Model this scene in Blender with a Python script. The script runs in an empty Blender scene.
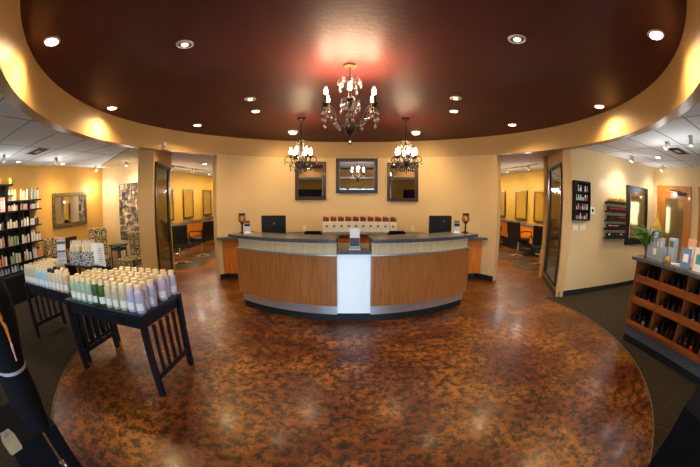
import bpy, bmesh, math, random
from mathutils import Vector, Matrix
random.seed(7)
sc = bpy.context.scene
COL = sc.collection
PI = math.pi

# ------------------------------------------------------------------ materials
def newmat(name):
    m = bpy.data.materials.new(name); m.use_nodes = True
    nt = m.node_tree; nt.nodes.clear()
    out = nt.nodes.new('ShaderNodeOutputMaterial')
    b = nt.nodes.new('ShaderNodeBsdfPrincipled')
    nt.links.new(b.outputs[0], out.inputs[0])
    return m, nt, b, out

def node(nt, t, **k):
    n = nt.nodes.new(t)
    for a, v in k.items():
        if a.startswith('i_'):
            n.inputs[a[2:].replace('_', ' ')].default_value = v
        else:
            setattr(n, a, v)
    return n

def ramp(nt, stops):
    r = nt.nodes.new('ShaderNodeValToRGB')
    el = r.color_ramp.elements
    while len(el) < len(stops): el.new(0.5)
    for e, (p, c) in zip(el, stops):
        e.position = p; e.color = (*c, 1)
    return r

def plain(name, col, rough=.5, metal=0., noise=.0, scale=8., coat=0., bump=0., bscale=60, spec=.5):
    m, nt, b, out = newmat(name)
    b.inputs['Roughness'].default_value = rough
    b.inputs['Metallic'].default_value = metal
    b.inputs['Coat Weight'].default_value = coat
    b.inputs['Specular IOR Level'].default_value = spec
    tc = node(nt, 'ShaderNodeTexCoord')
    nz = node(nt, 'ShaderNodeTexNoise', i_Scale=scale, i_Detail=4.)
    nt.links.new(tc.outputs['Object'], nz.inputs['Vector'])
    lo = tuple(max(0, c*(1-noise)) for c in col); hi = tuple(min(1, c*(1+noise)) for c in col)
    r = ramp(nt, [(.3, lo), (.7, hi)])
    nt.links.new(nz.outputs['Fac'], r.inputs['Fac'])
    nt.links.new(r.outputs['Color'], b.inputs['Base Color'])
    if bump:
        n2 = node(nt, 'ShaderNodeTexNoise', i_Scale=bscale, i_Detail=3.)
        nt.links.new(tc.outputs['Object'], n2.inputs['Vector'])
        bp = node(nt, 'ShaderNodeBump', i_Strength=bump, i_Distance=.02)
        nt.links.new(n2.outputs['Fac'], bp.inputs['Height'])
        nt.links.new(bp.outputs['Normal'], b.inputs['Normal'])
    return m

def emit(name, col, strength):
    m, nt, b, out = newmat(name)
    b.inputs['Base Color'].default_value = (*col, 1)
    b.inputs['Emission Color'].default_value = (*col, 1)
    b.inputs['Emission Strength'].default_value = strength
    return m

def wood(name, c0, c1, axis='Z', scale=5., rough=.35, coat=.2, stretch=14):
    m, nt, b, out = newmat(name)
    b.inputs['Roughness'].default_value = rough
    b.inputs['Coat Weight'].default_value = coat
    tc = node(nt, 'ShaderNodeTexCoord')
    mp = node(nt, 'ShaderNodeMapping')
    s = [stretch]*3; s['XYZ'.index(axis)] = .7
    mp.inputs['Scale'].default_value = s
    nt.links.new(tc.outputs['Object'], mp.inputs['Vector'])
    nz = node(nt, 'ShaderNodeTexNoise', i_Scale=scale, i_Detail=5., i_Roughness=.6)
    nt.links.new(mp.outputs[0], nz.inputs['Vector'])
    r = ramp(nt, [(.3, c0), (.7, c1)])
    nt.links.new(nz.outputs['Fac'], r.inputs['Fac'])
    nt.links.new(r.outputs['Color'], b.inputs['Base Color'])
    return m

def mat_floor():
    m, nt, b, out = newmat('stained_concrete')
    L = nt.links.new
    tc = node(nt, 'ShaderNodeTexCoord')
    n1 = node(nt, 'ShaderNodeTexNoise', i_Scale=1.5, i_Detail=7., i_Roughness=.66)
    n2 = node(nt, 'ShaderNodeTexNoise', i_Scale=13., i_Detail=8., i_Roughness=.78)
    n3 = node(nt, 'ShaderNodeTexVoronoi', i_Scale=22.)
    for n in (n1, n2, n3): L(tc.outputs['Object'], n.inputs['Vector'])
    r1 = ramp(nt, [(.38, (.15, .040, .010)), (.5, (.25, .105, .020)), (.60, (.42, .215, .032))])
    r2 = ramp(nt, [(.43, (.10, .06, .05)), (.49, (.46, .36, .29)), (.53, (.95, .84, .70)), (.59, (1., .66, .40))])
    L(n1.outputs['Fac'], r1.inputs['Fac']); L(n2.outputs['Fac'], r2.inputs['Fac'])
    mx = node(nt, 'ShaderNodeMix', data_type='RGBA', blend_type='MULTIPLY'); mx.inputs[0].default_value = .92
    L(r1.outputs[0], mx.inputs[6]); L(r2.outputs[0], mx.inputs[7])
    r3 = ramp(nt, [(.0, (1.1, 1.05, 1.)), (.5, (.6, .52, .46))])
    L(n3.outputs['Distance'], r3.inputs['Fac'])
    mx2 = node(nt, 'ShaderNodeMix', data_type='RGBA', blend_type='MULTIPLY'); mx2.inputs[0].default_value = .6
    L(mx.outputs[2], mx2.inputs[6]); L(r3.outputs[0], mx2.inputs[7])
    # faint scored seams every 1.1 m
    sp = node(nt, 'ShaderNodeSeparateXYZ'); L(tc.outputs['Object'], sp.inputs[0])
    fac = None
    for ax in (0, 1):
        w = node(nt, 'ShaderNodeMath', operation='PINGPONG'); w.inputs[1].default_value = .57
        L(sp.outputs[ax], w.inputs[0])
        c = node(nt, 'ShaderNodeMath', operation='LESS_THAN'); c.inputs[1].default_value = .006
        L(w.outputs[0], c.inputs[0])
        if fac is None: fac = c
        else:
            a = node(nt, 'ShaderNodeMath', operation='MAXIMUM'); L(fac.outputs[0], a.inputs[0]); L(c.outputs[0], a.inputs[1]); fac = a
    mm = node(nt, 'ShaderNodeMath', operation='MULTIPLY'); mm.inputs[1].default_value = .35; L(fac.outputs[0], mm.inputs[0])
    mx3 = node(nt, 'ShaderNodeMix', data_type='RGBA'); L(mm.outputs[0], mx3.inputs[0]); L(mx2.outputs[2], mx3.inputs[6]); mx3.inputs[7].default_value = (.03, .012, .006, 1)
    L(mx3.outputs[2], b.inputs['Base Color'])
    rr = ramp(nt, [(.4, (.30,)*3), (.6, (.44,)*3)]); L(n2.outputs['Fac'], rr.inputs['Fac']); L(rr.outputs[0], b.inputs['Roughness'])
    b.inputs['Coat Weight'].default_value = .10; b.inputs['Coat Roughness'].default_value = .15; b.inputs['Specular IOR Level'].default_value = .4
    bp = node(nt, 'ShaderNodeBump', i_Strength=.03, i_Distance=.01); L(n2.outputs['Fac'], bp.inputs['Height']); L(bp.outputs[0], b.inputs['Normal'])
    return m

def mat_tiles(name, y0, x0):
    m, nt, b, out = newmat(name); L = nt.links.new
    tc = node(nt, 'ShaderNodeTexCoord'); sp = node(nt, 'ShaderNodeSeparateXYZ'); L(tc.outputs['Object'], sp.inputs[0])
    fac = None
    for ax, per, off in ((0, 1.32, x0), (1, .70, y0)):
        s = node(nt, 'ShaderNodeMath', operation='SUBTRACT'); s.inputs[1].default_value = off; L(sp.outputs[ax], s.inputs[0])
        w = node(nt, 'ShaderNodeMath', operation='PINGPONG'); w.inputs[1].default_value = per/2; L(s.outputs[0], w.inputs[0])
        c = node(nt, 'ShaderNodeMath', operation='LESS_THAN'); c.inputs[1].default_value = .011; L(w.outputs[0], c.inputs[0])
        if fac is None: fac = c
        else:
            a = node(nt, 'ShaderNodeMath', operation='MAXIMUM'); L(fac.outputs[0], a.inputs[0]); L(c.outputs[0], a.inputs[1]); fac = a
    nz = node(nt, 'ShaderNodeTexNoise', i_Scale=90., i_Detail=2.); L(tc.outputs['Object'], nz.inputs['Vector'])
    r = ramp(nt, [(.3, (.76, .77, .79)), (.7, (.86, .87, .88))]); L(nz.outputs['Fac'], r.inputs['Fac'])
    mx = node(nt, 'ShaderNodeMix', data_type='RGBA'); L(fac.outputs[0], mx.inputs[0]); L(r.outputs[0], mx.inputs[6]); mx.inputs[7].default_value = (.22, .22, .23, 1)
    L(mx.outputs[2], b.inputs['Base Color']); b.inputs['Roughness'].default_value = .9
    return m

def mat_damask():
    m, nt, b, out = newmat('damask_fabric'); L = nt.links.new
    tc = node(nt, 'ShaderNodeTexCoord'); mp = node(nt, 'ShaderNodeMapping'); L(tc.outputs['Object'], mp.inputs[0])
    mp.inputs['Rotation'].default_value = (0, 0, .5)
    sp = node(nt, 'ShaderNodeSeparateXYZ'); L(mp.outputs[0], sp.inputs[0])
    def sn(src, k):
        a = node(nt, 'ShaderNodeMath', operation='MULTIPLY'); a.inputs[1].default_value = k; L(src, a.inputs[0])
        s = node(nt, 'ShaderNodeMath', operation='SINE'); L(a.outputs[0], s.inputs[0]); return s
    sx = sn(sp.outputs[0], 20.); sz = sn(sp.outputs[2], 15.)
    ad = node(nt, 'ShaderNodeMath', operation='ADD'); L(sx.outputs[0], ad.inputs[0]); L(sz.outputs[0], ad.inputs[1])
    ab = node(nt, 'ShaderNodeMath', operation='ABSOLUTE'); L(ad.outputs[0], ab.inputs[0])
    nz = node(nt, 'ShaderNodeTexNoise', i_Scale=12., i_Detail=1.); L(tc.outputs['Object'], nz.inputs['Vector'])
    a2 = node(nt, 'ShaderNodeMath', operation='ADD'); L(ab.outputs[0], a2.inputs[0]); L(nz.outputs['Fac'], a2.inputs[1])
    w = node(nt, 'ShaderNodeMath', operation='PINGPONG'); w.inputs[1].default_value = .45; L(a2.outputs[0], w.inputs[0])
    r = ramp(nt, [(.16, (.035, .022, .012)), (.26, (.62, .46, .20))]); L(w.outputs[0], r.inputs['Fac'])
    L(r.outputs[0], b.inputs['Base Color']); b.inputs['Roughness'].default_value = .7
    return m

def mat_collage():
    m, nt, b, out = newmat('photo_collage'); L = nt.links.new
    tc = node(nt, 'ShaderNodeTexCoord'); mp = node(nt, 'ShaderNodeMapping'); L(tc.outputs['Object'], mp.inputs[0])
    mp.inputs['Rotation'].default_value = (PI/2, 0, 0)
    br = node(nt, 'ShaderNodeTexBrick', i_Scale=3.2); L(mp.outputs[0], br.inputs['Vector'])
    br.inputs['Color1'].default_value = (.08, .06, .05, 1); br.inputs['Color2'].default_value = (.62, .54, .42, 1); br.inputs['Mortar'].default_value = (.05, .035, .03, 1)
    br.inputs['Brick Width'].default_value = .7; br.inputs['Row Height'].default_value = .62; br.inputs['Mortar Size'].default_value = .012
    nz = node(nt, 'ShaderNodeTexNoise', i_Scale=7., i_Detail=3., i_Distortion=.8); L(tc.outputs['Object'], nz.inputs['Vector'])
    r = ramp(nt, [(.42, (.03, .022, .018)), (.52, (.35, .28, .21)), (.62, (.85, .76, .62))]); L(nz.outputs['Fac'], r.inputs['Fac'])
    mx = node(nt, 'ShaderNodeMix', data_type='RGBA', blend_type='OVERLAY'); mx.inputs[0].default_value = .85
    L(br.outputs['Color'], mx.inputs[6]); L(r.outputs[0], mx.inputs[7])
    L(mx.outputs[2], b.inputs['Base Color']); b.inputs['Roughness'].default_value = .5
    return m

def mat_speckle(name, c0, c1, scale):
    m, nt, b, out = newmat(name); L = nt.links.new
    tc = node(nt, 'ShaderNodeTexCoord'); nz = node(nt, 'ShaderNodeTexNoise', i_Scale=scale, i_Detail=3.); L(tc.outputs['Object'], nz.inputs['Vector'])
    r = ramp(nt, [(.44, c0), (.56, c1)]); L(nz.outputs['Fac'], r.inputs['Fac']); L(r.outputs[0], b.inputs['Base Color']); b.inputs['Roughness'].default_value = .8
    return m

def mat_mirror():
    m, nt, b, out = newmat('mirror_glass')
    b.inputs['Base Color'].default_value = (.86, .87, .86, 1); b.inputs['Metallic'].default_value = 1; b.inputs['Roughness'].default_value = .015
    return m

def mat_crystal(name, col, tr=.55):
    m, nt, b, out = newmat(name)
    b.inputs['Base Color'].default_value = (*col, 1); b.inputs['Roughness'].default_value = .06; b.inputs['IOR'].default_value = 1.5
    b.inputs['Transmission Weight'].default_value = tr; b.inputs['Specular IOR Level'].default_value = .9
    return m

def mat_pane():
    m = bpy.data.materials.new('window_pane'); m.use_nodes = True; nt = m.node_tree; nt.nodes.clear()
    out = nt.nodes.new('ShaderNodeOutputMaterial'); t = nt.nodes.new('ShaderNodeBsdfTransparent'); g = nt.nodes.new('ShaderNodeBsdfGlossy'); g.inputs['Roughness'].default_value = .02
    mx = nt.nodes.new('ShaderNodeMixShader'); mx.inputs[0].default_value = .07
    nt.links.new(t.outputs[0], mx.inputs[1]); nt.links.new(g.outputs[0], mx.inputs[2]); nt.links.new(mx.outputs[0], out.inputs[0])
    return m

M = {}
M['floor'] = mat_floor()
M['carpet'] = plain('grey_carpet', (.055, .042, .028), .95, noise=.45, scale=70, bump=.6, bscale=260, spec=.1)
M['cream'] = plain('cream_wall', (.73, .535, .285), .55, noise=.05, scale=1.4, bump=.04, bscale=120)
M['ivory'] = plain('ivory_wall', (.64, .485, .285), .42, noise=.04, scale=1.2, bump=.03, bscale=120)
M['mustard'] = plain('mustard_wall', (.58, .33, .075), .55, noise=.08, scale=1.6, bump=.04, bscale=120)
M['salonwall'] = plain('salon_wall', (.60, .36, .055), .6, noise=.05, scale=2)
M['tan'] = plain('tan_soffit', (.56, .37, .155), .42, noise=.04, scale=1.5)
M['red'] = plain('oxblood_ceiling', (.105, .024, .021), .52, noise=.14, scale=1.3, bump=.15, bscale=22, spec=.35)
M['tileL'] = mat_tiles('ceiling_tiles_left', 1.70, -3.37)
M['tileR'] = mat_tiles('ceiling_tiles_right', 1.44, 3.35)
M['tanceil'] = plain('salon_ceiling', (.50, .38, .22), .8, noise=.06)
M['black'] = plain('black_paint', (.010, .009, .010), .38, noise=.2, spec=.4)
M['softblack'] = plain('black_cloth', (.006, .006, .008), .85, noise=.3, scale=40, spec=.15)
M['blackbase'] = plain('black_rubber_base', (.012, .015, .018), .5, noise=.2)
M['navy'] = plain('blue_black_table_paint', (.006, .008, .015), .36, noise=.35, scale=20, coat=.2)
M['slate'] = plain('slate_laminate', (.085, .092, .10), .26, noise=.25, scale=30)
M['deskwood'] = wood('ribbon_wood_laminate', (.26, .095, .022), (.44, .19, .055), 'Z', 4., .36, .15)
M['bandwood'] = wood('pale_ribbon_wood', (.74, .53, .28), (.88, .68, .40), 'Z', 4., .4, .1)
M['cubby'] = wood('shaded_cubby_wood', (.15, .04, .008), (.27, .08, .015), 'Z', 2.2, .4, .1, 9)  # wood colour darkened to stand in for the dimmer foreground
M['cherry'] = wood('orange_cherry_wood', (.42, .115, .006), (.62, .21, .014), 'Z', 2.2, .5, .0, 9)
M['cherryH'] = wood('shaded_cherry_wood_rail', (.17, .045, .008), (.30, .09, .016), 'Y', 2.2, .36, .15, 9)  # cherry copy with the foreground shade put into its colour
M['doorwood'] = wood('honey_oak', (.36, .12, .018), (.58, .24, .05), 'Z', 2.2, .34, .2, 10)
M['darkwood'] = wood('dark_walnut_frame', (.028, .010, .006), (.085, .03, .016), 'Z', 3., .3, .3, 10)
M['bronze'] = plain('bronze_frame', (.19, .13, .06), .35, .7, noise=.4, scale=30)
M['goldframe'] = plain('antique_gold_frame', (.20, .145, .05), .38, .6, noise=.5, scale=24)
M['steel'] = plain('brushed_aluminium', (.66, .70, .74), .30, .85, noise=.06, scale=30)
M['chrome'] = plain('chrome', (.72, .72, .74), .12, 1., noise=.02)
M['panelwhite'] = plain('glowing_white_laminate', (.82, .90, .95), .25, .0, noise=.03)
M['iron'] = plain('dark_bronze_iron', (.045, .032, .024), .4, .7, noise=.4, scale=40)
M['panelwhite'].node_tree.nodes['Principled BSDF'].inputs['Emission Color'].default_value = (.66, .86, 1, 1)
M['panelwhite'].node_tree.nodes['Principled BSDF'].inputs['Emission Strength'].default_value = .22  # faint blue-white glow added to the desk panel, as if backlit
M['mirror'] = mat_mirror()
M['olive'] = plain('olive_tinted_glass', (.060, .052, .018), .07, noise=.35, scale=1.5, spec=.9)
M['doorglass'] = plain('tan_reflective_glass', (.36, .25, .10), .05, .55, noise=.1)
M['pane'] = mat_pane()
M['damask'] = mat_damask()
M['collage'] = mat_collage()
M['pattern'] = mat_speckle('black_white_pattern_paper', (.03, .03, .035), (.62, .60, .56), 60.)
M['bulb'] = emit('lit_bulb', (1., .82, .56), 60.)
M['shade'] = emit('lit_frosted_bulb', (1., .86, .64), 34.)
M['can'] = emit('lit_lamp_face', (1., .88, .68), 14.)
M['candim'] = emit('dim_lamp_face', (1., .80, .55), 2.2)
M['spotlamp'] = emit('lit_spot_lamp', (1., .86, .62), 40.)
M['salonlamp'] = emit('salon_lamp', (1., .84, .55), 22.)
M['crystal'] = mat_crystal('clear_crystal', (.90, .89, .88), .88)
M['amberglass'] = mat_crystal('amber_glass', (.62, .26, .03), .4)
M['white'] = plain('white_plastic', (.78, .77, .73), .4, noise=.03)
M['trimwhite'] = plain('white_lamp_trim', (.72, .66, .56), .4, noise=.04)
M['paper'] = plain('white_card', (.80, .79, .76), .6, noise=.04)
M['capwhite'] = plain('ivory_cap', (.80, .70, .50), .38, noise=.03)
M['label'] = plain('bottle_label', (.82, .81, .78), .5, noise=.05, scale=40)
M['ink'] = plain('grey_ink', (.16, .16, .17), .6)
M['pinkcard'] = plain('salmon_card', (.75, .42, .32), .6, noise=.05)
M['bluecard'] = plain('blue_card', (.14, .27, .50), .5, noise=.12, scale=30)
M['tealcard'] = plain('teal_card', (.08, .34, .36), .5)
M['powder'] = plain('powder_blue_carton', (.46, .52, .62), .45, noise=.05)
M['greybox'] = plain('blue_grey_box', (.34, .38, .43), .4, noise=.06)
M['gold'] = plain('gold_leaf', (.62, .34, .05), .35, .55, noise=.3, scale=40)
M['yellowvase'] = mat_crystal('yellow_glass', (.85, .55, .08), .25)
M['green'] = plain('grass_green', (.10, .20, .03), .5, noise=.45, scale=20)
M['rust'] = plain('rust_tissue', (.30, .065, .018), .6, noise=.4, scale=30)
M['bag'] = plain('white_paper_bag', (.80, .76, .68), .6, noise=.04)
M['redstock'] = plain('red_bottles', (.50, .02, .025), .3, noise=.3, scale=60)
M['pinkstock'] = plain('pink_bottles', (.72, .34, .30), .35, noise=.2, scale=60)
M['beigetag'] = plain('beige_leather_tag', (.34, .25, .14), .5, noise=.12, scale=20)
M['tealwood'] = plain('teal_painted_wood', (.03, .085, .10), .4, noise=.2)
M['ventmetal'] = plain('vent_metal', (.20, .18, .15), .5, .3, noise=.1)
M['mat'] = plain('black_floor_mat', (.05, .045, .035), .35, noise=.2)
M['vinyl'] = plain('black_vinyl', (.012, .011, .011), .3, noise=.2)
M['screenback'] = plain('monitor_plastic', (.012, .012, .014), .35, noise=.1)
M['orange'] = plain('orange_cord', (.75, .24, .03), .6)
M['yellow'] = plain('yellow_cord', (.72, .48, .10), .6)
M['silver'] = plain('silver_band', (.62, .62, .66), .3, .6, noise=.1)
STOCK = {}
def stock(c):
    k = 'stock_%02d_%02d_%02d' % tuple(int(x*99) for x in c)
    if k not in STOCK: STOCK[k] = plain(k, c, .35, noise=.06, scale=20)
    return STOCK[k]

# ------------------------------------------------------------------ mesh builder
class MB:
    def __init__(s): s.bm = bmesh.new()
    def box(s, c, d, rz=0, rx=0, ry=0, bevel=0):
        r = bmesh.ops.create_cube(s.bm, size=1)
        mt = Matrix.Translation(c) @ Matrix.Rotation(rz, 4, 'Z') @ Matrix.Rotation(ry, 4, 'Y') @ Matrix.Rotation(rx, 4, 'X') @ Matrix.Diagonal((*d, 1))
        bmesh.ops.transform(s.bm, matrix=mt, verts=r['verts'])
        if bevel:
            ed = list({e for v in r['verts'] for e in v.link_edges})
            bmesh.ops.bevel(s.bm, geom=ed, offset=bevel, segments=2, affect='EDGES', profile=.5)
        return s
    def b2(s, x0, x1, y0, y1, z0, z1, bevel=0):
        return s.box(((x0+x1)/2, (y0+y1)/2, (z0+z1)/2), (abs(x1-x0), abs(y1-y0), abs(z1-z0)), bevel=bevel)
    def bar(s, p0, p1, w, d):       # square bar between two points
        p0, p1 = Vector(p0), Vector(p1); v = p1-p0
        q = v.to_track_quat('Z', 'Y').to_matrix().to_4x4()
        r = bmesh.ops.create_cube(s.bm, size=1)
        bmesh.ops.transform(s.bm, matrix=Matrix.Translation((p0+p1)/2) @ q @ Matrix.Diagonal((w, d, v.length, 1)), verts=r['verts'])
        return s
    def tube(s, pts, r, seg=8, cap=True):
        pts = [Vector(p) for p in pts]; rings = []
        rs = r if isinstance(r, (list, tuple)) else [r]*len(pts)
        up = Vector((0, 0, 1))
        for i, p in enumerate(pts):
            t = (pts[min(i+1, len(pts)-1)]-pts[max(i-1, 0)]).normalized()
            a = t.cross(up)
            if a.length < 1e-3: a = t.cross(Vector((1, 0, 0)))
            a.normalize(); bb = t.cross(a).normalized()
            if i and (a.dot(pa) < 0): a, bb = -a, -bb
            pa = a
            rings.append([s.bm.verts.new(p+(a*math.cos(2*PI*k/seg)+bb*math.sin(2*PI*k/seg))*rs[i]) for k in range(seg)])
        for i in range(len(rings)-1):
            for k in range(seg):
                s.bm.faces.new((rings[i][k], rings[i][(k+1) % seg], rings[i+1][(k+1) % seg], rings[i+1][k]))
        if cap:
            s.bm.faces.new(rings[0][::-1]); s.bm.faces.new(rings[-1])
        return s
    def lathe(s, prof, c=(0, 0, 0), seg=16, sx=1, sy=1, a0=0, a1=2*PI, closed=True):
        rings = []
        n = seg if closed else seg+1
        for (r, z) in prof:
            if r < 1e-5 and closed:
                rings.append([s.bm.verts.new((c[0], c[1], c[2]+z))])
            else:
                rings.append([s.bm.verts.new((c[0]+r*sx*math.cos(a0+(a1-a0)*k/seg), c[1]+r*sy*math.sin(a0+(a1-a0)*k/seg), c[2]+z)) for k in range(n)])
        for i in range(len(rings)-1):
            A, B = rings[i], rings[i+1]
            for k in range(seg):
                k2 = (k+1) % n if closed else k+1
                if len(A) == 1 and len(B) == 1: break
                if len(A) == 1: f = (A[0], B[k2], B[k])
                elif len(B) == 1: f = (A[k], A[k2], B[0])
                else: f = (A[k], A[k2], B[k2], B[k])
                try: s.bm.faces.new(f)
                except ValueError: pass
        if closed:
            if len(rings[0]) > 1: s.bm.faces.new(rings[0][::-1])
            if len(rings[-1]) > 1: s.bm.faces.new(rings[-1])
        return s
    def prism(s, poly, z0, z1):
        a = [s.bm.verts.new((x, y, z0)) for x, y in poly]; b = [s.bm.verts.new((x, y, z1)) for x, y in poly]
        n = len(poly); s.bm.faces.new(a[::-1]); s.bm.faces.new(b)
        for i in range(n): s.bm.faces.new((a[i], a[(i+1) % n], b[(i+1) % n], b[i]))
        return s
    def strip(s, inner, outer, z0, z1, closed=False):      # wall between two matched 2-D curves
        n = len(inner); V = [[s.bm.verts.new((*p, z)) for p in cu] for cu in (inner, outer) for z in (z0, z1)]
        i0, i1, o0, o1 = V
        for k in range(n if closed else n-1):
            j = (k+1) % n
            for q in ((i0[k], i0[j], i1[j], i1[k]), (o0[j], o0[k], o1[k], o1[j]), (i1[k], i1[j], o1[j], o1[k]), (i0[j], i0[k], o0[k], o0[j])):
                s.bm.faces.new(q)
        if not closed:
            s.bm.faces.new((i0[0], i1[0], o1[0], o0[0])); s.bm.faces.new((i0[-1], o0[-1], o1[-1], i1[-1]))
        return s
    def quad(s, *p):
        s.bm.faces.new([s.bm.verts.new(q) for q in p]); return s
    def ball(s, c, r, seg=10, sx=1, sy=1, sz=1):
        q = bmesh.ops.create_uvsphere(s.bm, u_segments=seg, v_segments=max(6, seg*2//3), radius=r)
        bmesh.ops.transform(s.bm, matrix=Matrix.Translation(c) @ Matrix.Diagonal((sx, sy, sz, 1)), verts=q['verts'])
        return s
    def build(s, name, mat, parent=None, smooth=False, kind=None):
        bmesh.ops.recalc_face_normals(s.bm, faces=s.bm.faces)
        me = bpy.data.meshes.new(name); s.bm.to_mesh(me); s.bm.free()
        me.materials.append(mat)
        if smooth:
            me.polygons.foreach_set('use_smooth', [True]*len(me.polygons))
            try: me.set_sharp_from_angle(angle=.7)
            except Exception: pass
        o = bpy.data.objects.new(name, me); COL.objects.link(o)
        if parent is not None: o.parent = parent
        if kind: o['kind'] = kind
        return o

def tag(o, label, cat, group=None):
    o['label'] = label; o['category'] = cat
    if group: o['group'] = group
    return o
def thing(name, label, cat, loc=(0, 0, 0), rz=0, group=None):
    o = bpy.data.objects.new(name, None); COL.objects.link(o); o.empty_display_size = .05
    o.location = loc; o.rotation_euler = (0, 0, rz)
    return tag(o, label, cat, group)
def struct(name, mb, mat, parent=None, smooth=False):
    return mb.build(name, mat, parent, smooth, 'structure' if parent is None else None)
def kids(o): return [c for c in bpy.data.objects if c.parent == o]
def dup(root, loc, rz=None, label=None, group=None, mats=None):
    def cp(o, par):
        c = o.copy(); COL.objects.link(c)
        if par is not None: c.parent = par
        if mats and c.type == 'MESH':
            nm = o.name.split('.')[0]
            if nm in mats:
                key = (o.data.name, mats[nm].name)
                if key not in MCACHE:
                    d = o.data.copy(); d.materials.clear(); d.materials.append(mats[nm]); MCACHE[key] = d
                c.data = MCACHE[key]
        for ch in o['_k'] if False else KIDS(o): cp(ch, c)
        return c
    r = cp(root, None); r.location = loc
    if rz is not None: r.rotation_euler = (0, 0, rz)
    if label: r['label'] = label
    if group: r['group'] = group
    return r
MCACHE = {}; KCACHE = {}
def KIDS(o):
    if o.name not in KCACHE: KCACHE[o.name] = kids(o)
    return KCACHE[o.name]
ORD = ['first', 'second', 'third', 'fourth', 'fifth', 'sixth', 'seventh', 'eighth', 'ninth', 'tenth', 'eleventh', 'twelfth', 'thirteenth', 'fourteenth']

# ------------------------------------------------------------------ camera (a 16 mm full-frame fisheye on a tripod)
cd = bpy.data.cameras.new('camera'); cam = bpy.data.objects.new('camera', cd); COL.objects.link(cam)
cd.type = 'PANO'; cd.sensor_width = 36.; cd.clip_start = .02; cd.clip_end = 200
tgt = cd if hasattr(cd, 'panorama_type') else cd.cycles
tgt.panorama_type = 'FISHEYE_EQUISOLID'; tgt.fisheye_lens = 36.*309.4/700; tgt.fisheye_fov = PI
cam.location = (0, 0, 1.6); cam.rotation_euler = (PI/2-.1181, 0, 0)
sc.camera = cam

# ------------------------------------------------------------------ the shell
EX, EY, EA, EB = .05, 3.44, 3.34, 3.60          # plan of the oval room
ZC, ZS, ZT = 2.87, 2.49, 2.60                   # dome ceiling, soffit edge, tiled ceilings
FCX, FCY, FR = .04, 3.25, 3.38                  # stained circle on the floor
def ell(t, d=0): return (EX+(EA+d)*math.cos(t), EY+(EB+d)*math.sin(t))
def arc(t0, t1, n, d=0): return [ell(t0+(t1-t0)*i/n, d) for i in range(n+1)]
XL, XR, YF, YB = -7.4, 6.9, -2.6, 13.6

struct('floor', MB().b2(XL-1, XR+1.5, YF-.2, YB, -.1, 0), M['floor'])
# carpet laid round the circle (left and right halves)
def carpet(sign):
    ylim = 4.19
    t1 = math.asin((ylim-FCY)/FR)
    pts = [(FCX+sign*FR*math.cos(t), FCY+FR*math.sin(t)) for t in [(-PI/2+(t1+PI/2)*i/60) for i in range(61)]]
    if sign > 0: poly = [(FCX, YF), (XR, YF), (XR, 4.15), (3.5, 4.19)]
    else: poly = [(FCX, YF), (XL, YF), (XL, 5.95), (-4.0, 5.95), (-3.45, 4.35)]
    poly = poly + pts[::-1]
    return MB().prism(poly if sign > 0 else poly, 0, .006)
struct('floor_carpet_right', carpet(1), M['carpet']); struct('floor_carpet_left', carpet(-1), M['carpet'])
ring = [(FCX+FR*math.cos(2*PI*i/120), FCY+FR*math.sin(2*PI*i/120)) for i in range(-42, 19)]
ring = [(FCX+FR*math.cos(t), FCY+FR*math.sin(t)) for t in [-PI-.28+(PI+.56)*i/120 for i in range(121)]]
ring2 = [(FCX+(FR+.012)*math.cos(t), FCY+(FR+.012)*math.sin(t)) for t in [-PI-.28+(PI+.56)*i/120 for i in range(121)]]
struct('trim_1', MB().strip(ring, ring2, 0, .009), M['ventmetal'])

# oval dome ceiling and its soffit ring
N = 160
dome = [ell(2*PI*i/N, .02) for i in range(N)]
struct('ceiling', MB().prism(dome, ZC, ZC+.08), M['red'])
rin = [ell(2*PI*i/N) for i in range(N)]; rout = [ell(2*PI*i/N, .15) for i in range(N)]
struct('trim_2', MB().strip(rin, rout, ZS, ZC+.02, True), M['tan'], smooth=True)
def tiled(sign):
    pts = [ell(-PI/2+PI*i/80, .1) if sign > 0 else ell(-PI/2-PI*i/80, .1) for i in range(81)]
    xe = XR+1 if sign > 0 else XL-1
    return MB().prism([(EX, YF-.1)]+pts+[(xe, pts[-1][1]), (xe, YF-.1)], ZT, ZT+.06)
struct('ceiling_tiles_right', tiled(1), M['tileR']); struct('ceiling_tiles_left', tiled(-1), M['tileL'])

# curved wall behind the desk
TL, TR_ = PI-math.acos((EX+2.61)/EA), math.acos((2.83-EX)/EA)
wi, wo = arc(TR_, TL, 60), arc(TR_, TL, 60, .15)
struct('wall_back', MB().strip(wi, wo, 0, ZS+.01), M['cream'], smooth=True)
bi, bo = arc(TR_, TL, 60, -.012), arc(TR_, TL, 60, .0)
struct('baseboard_back', MB().strip(bi, bo, .0, .10), M['blackbase'], smooth=True)
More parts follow.
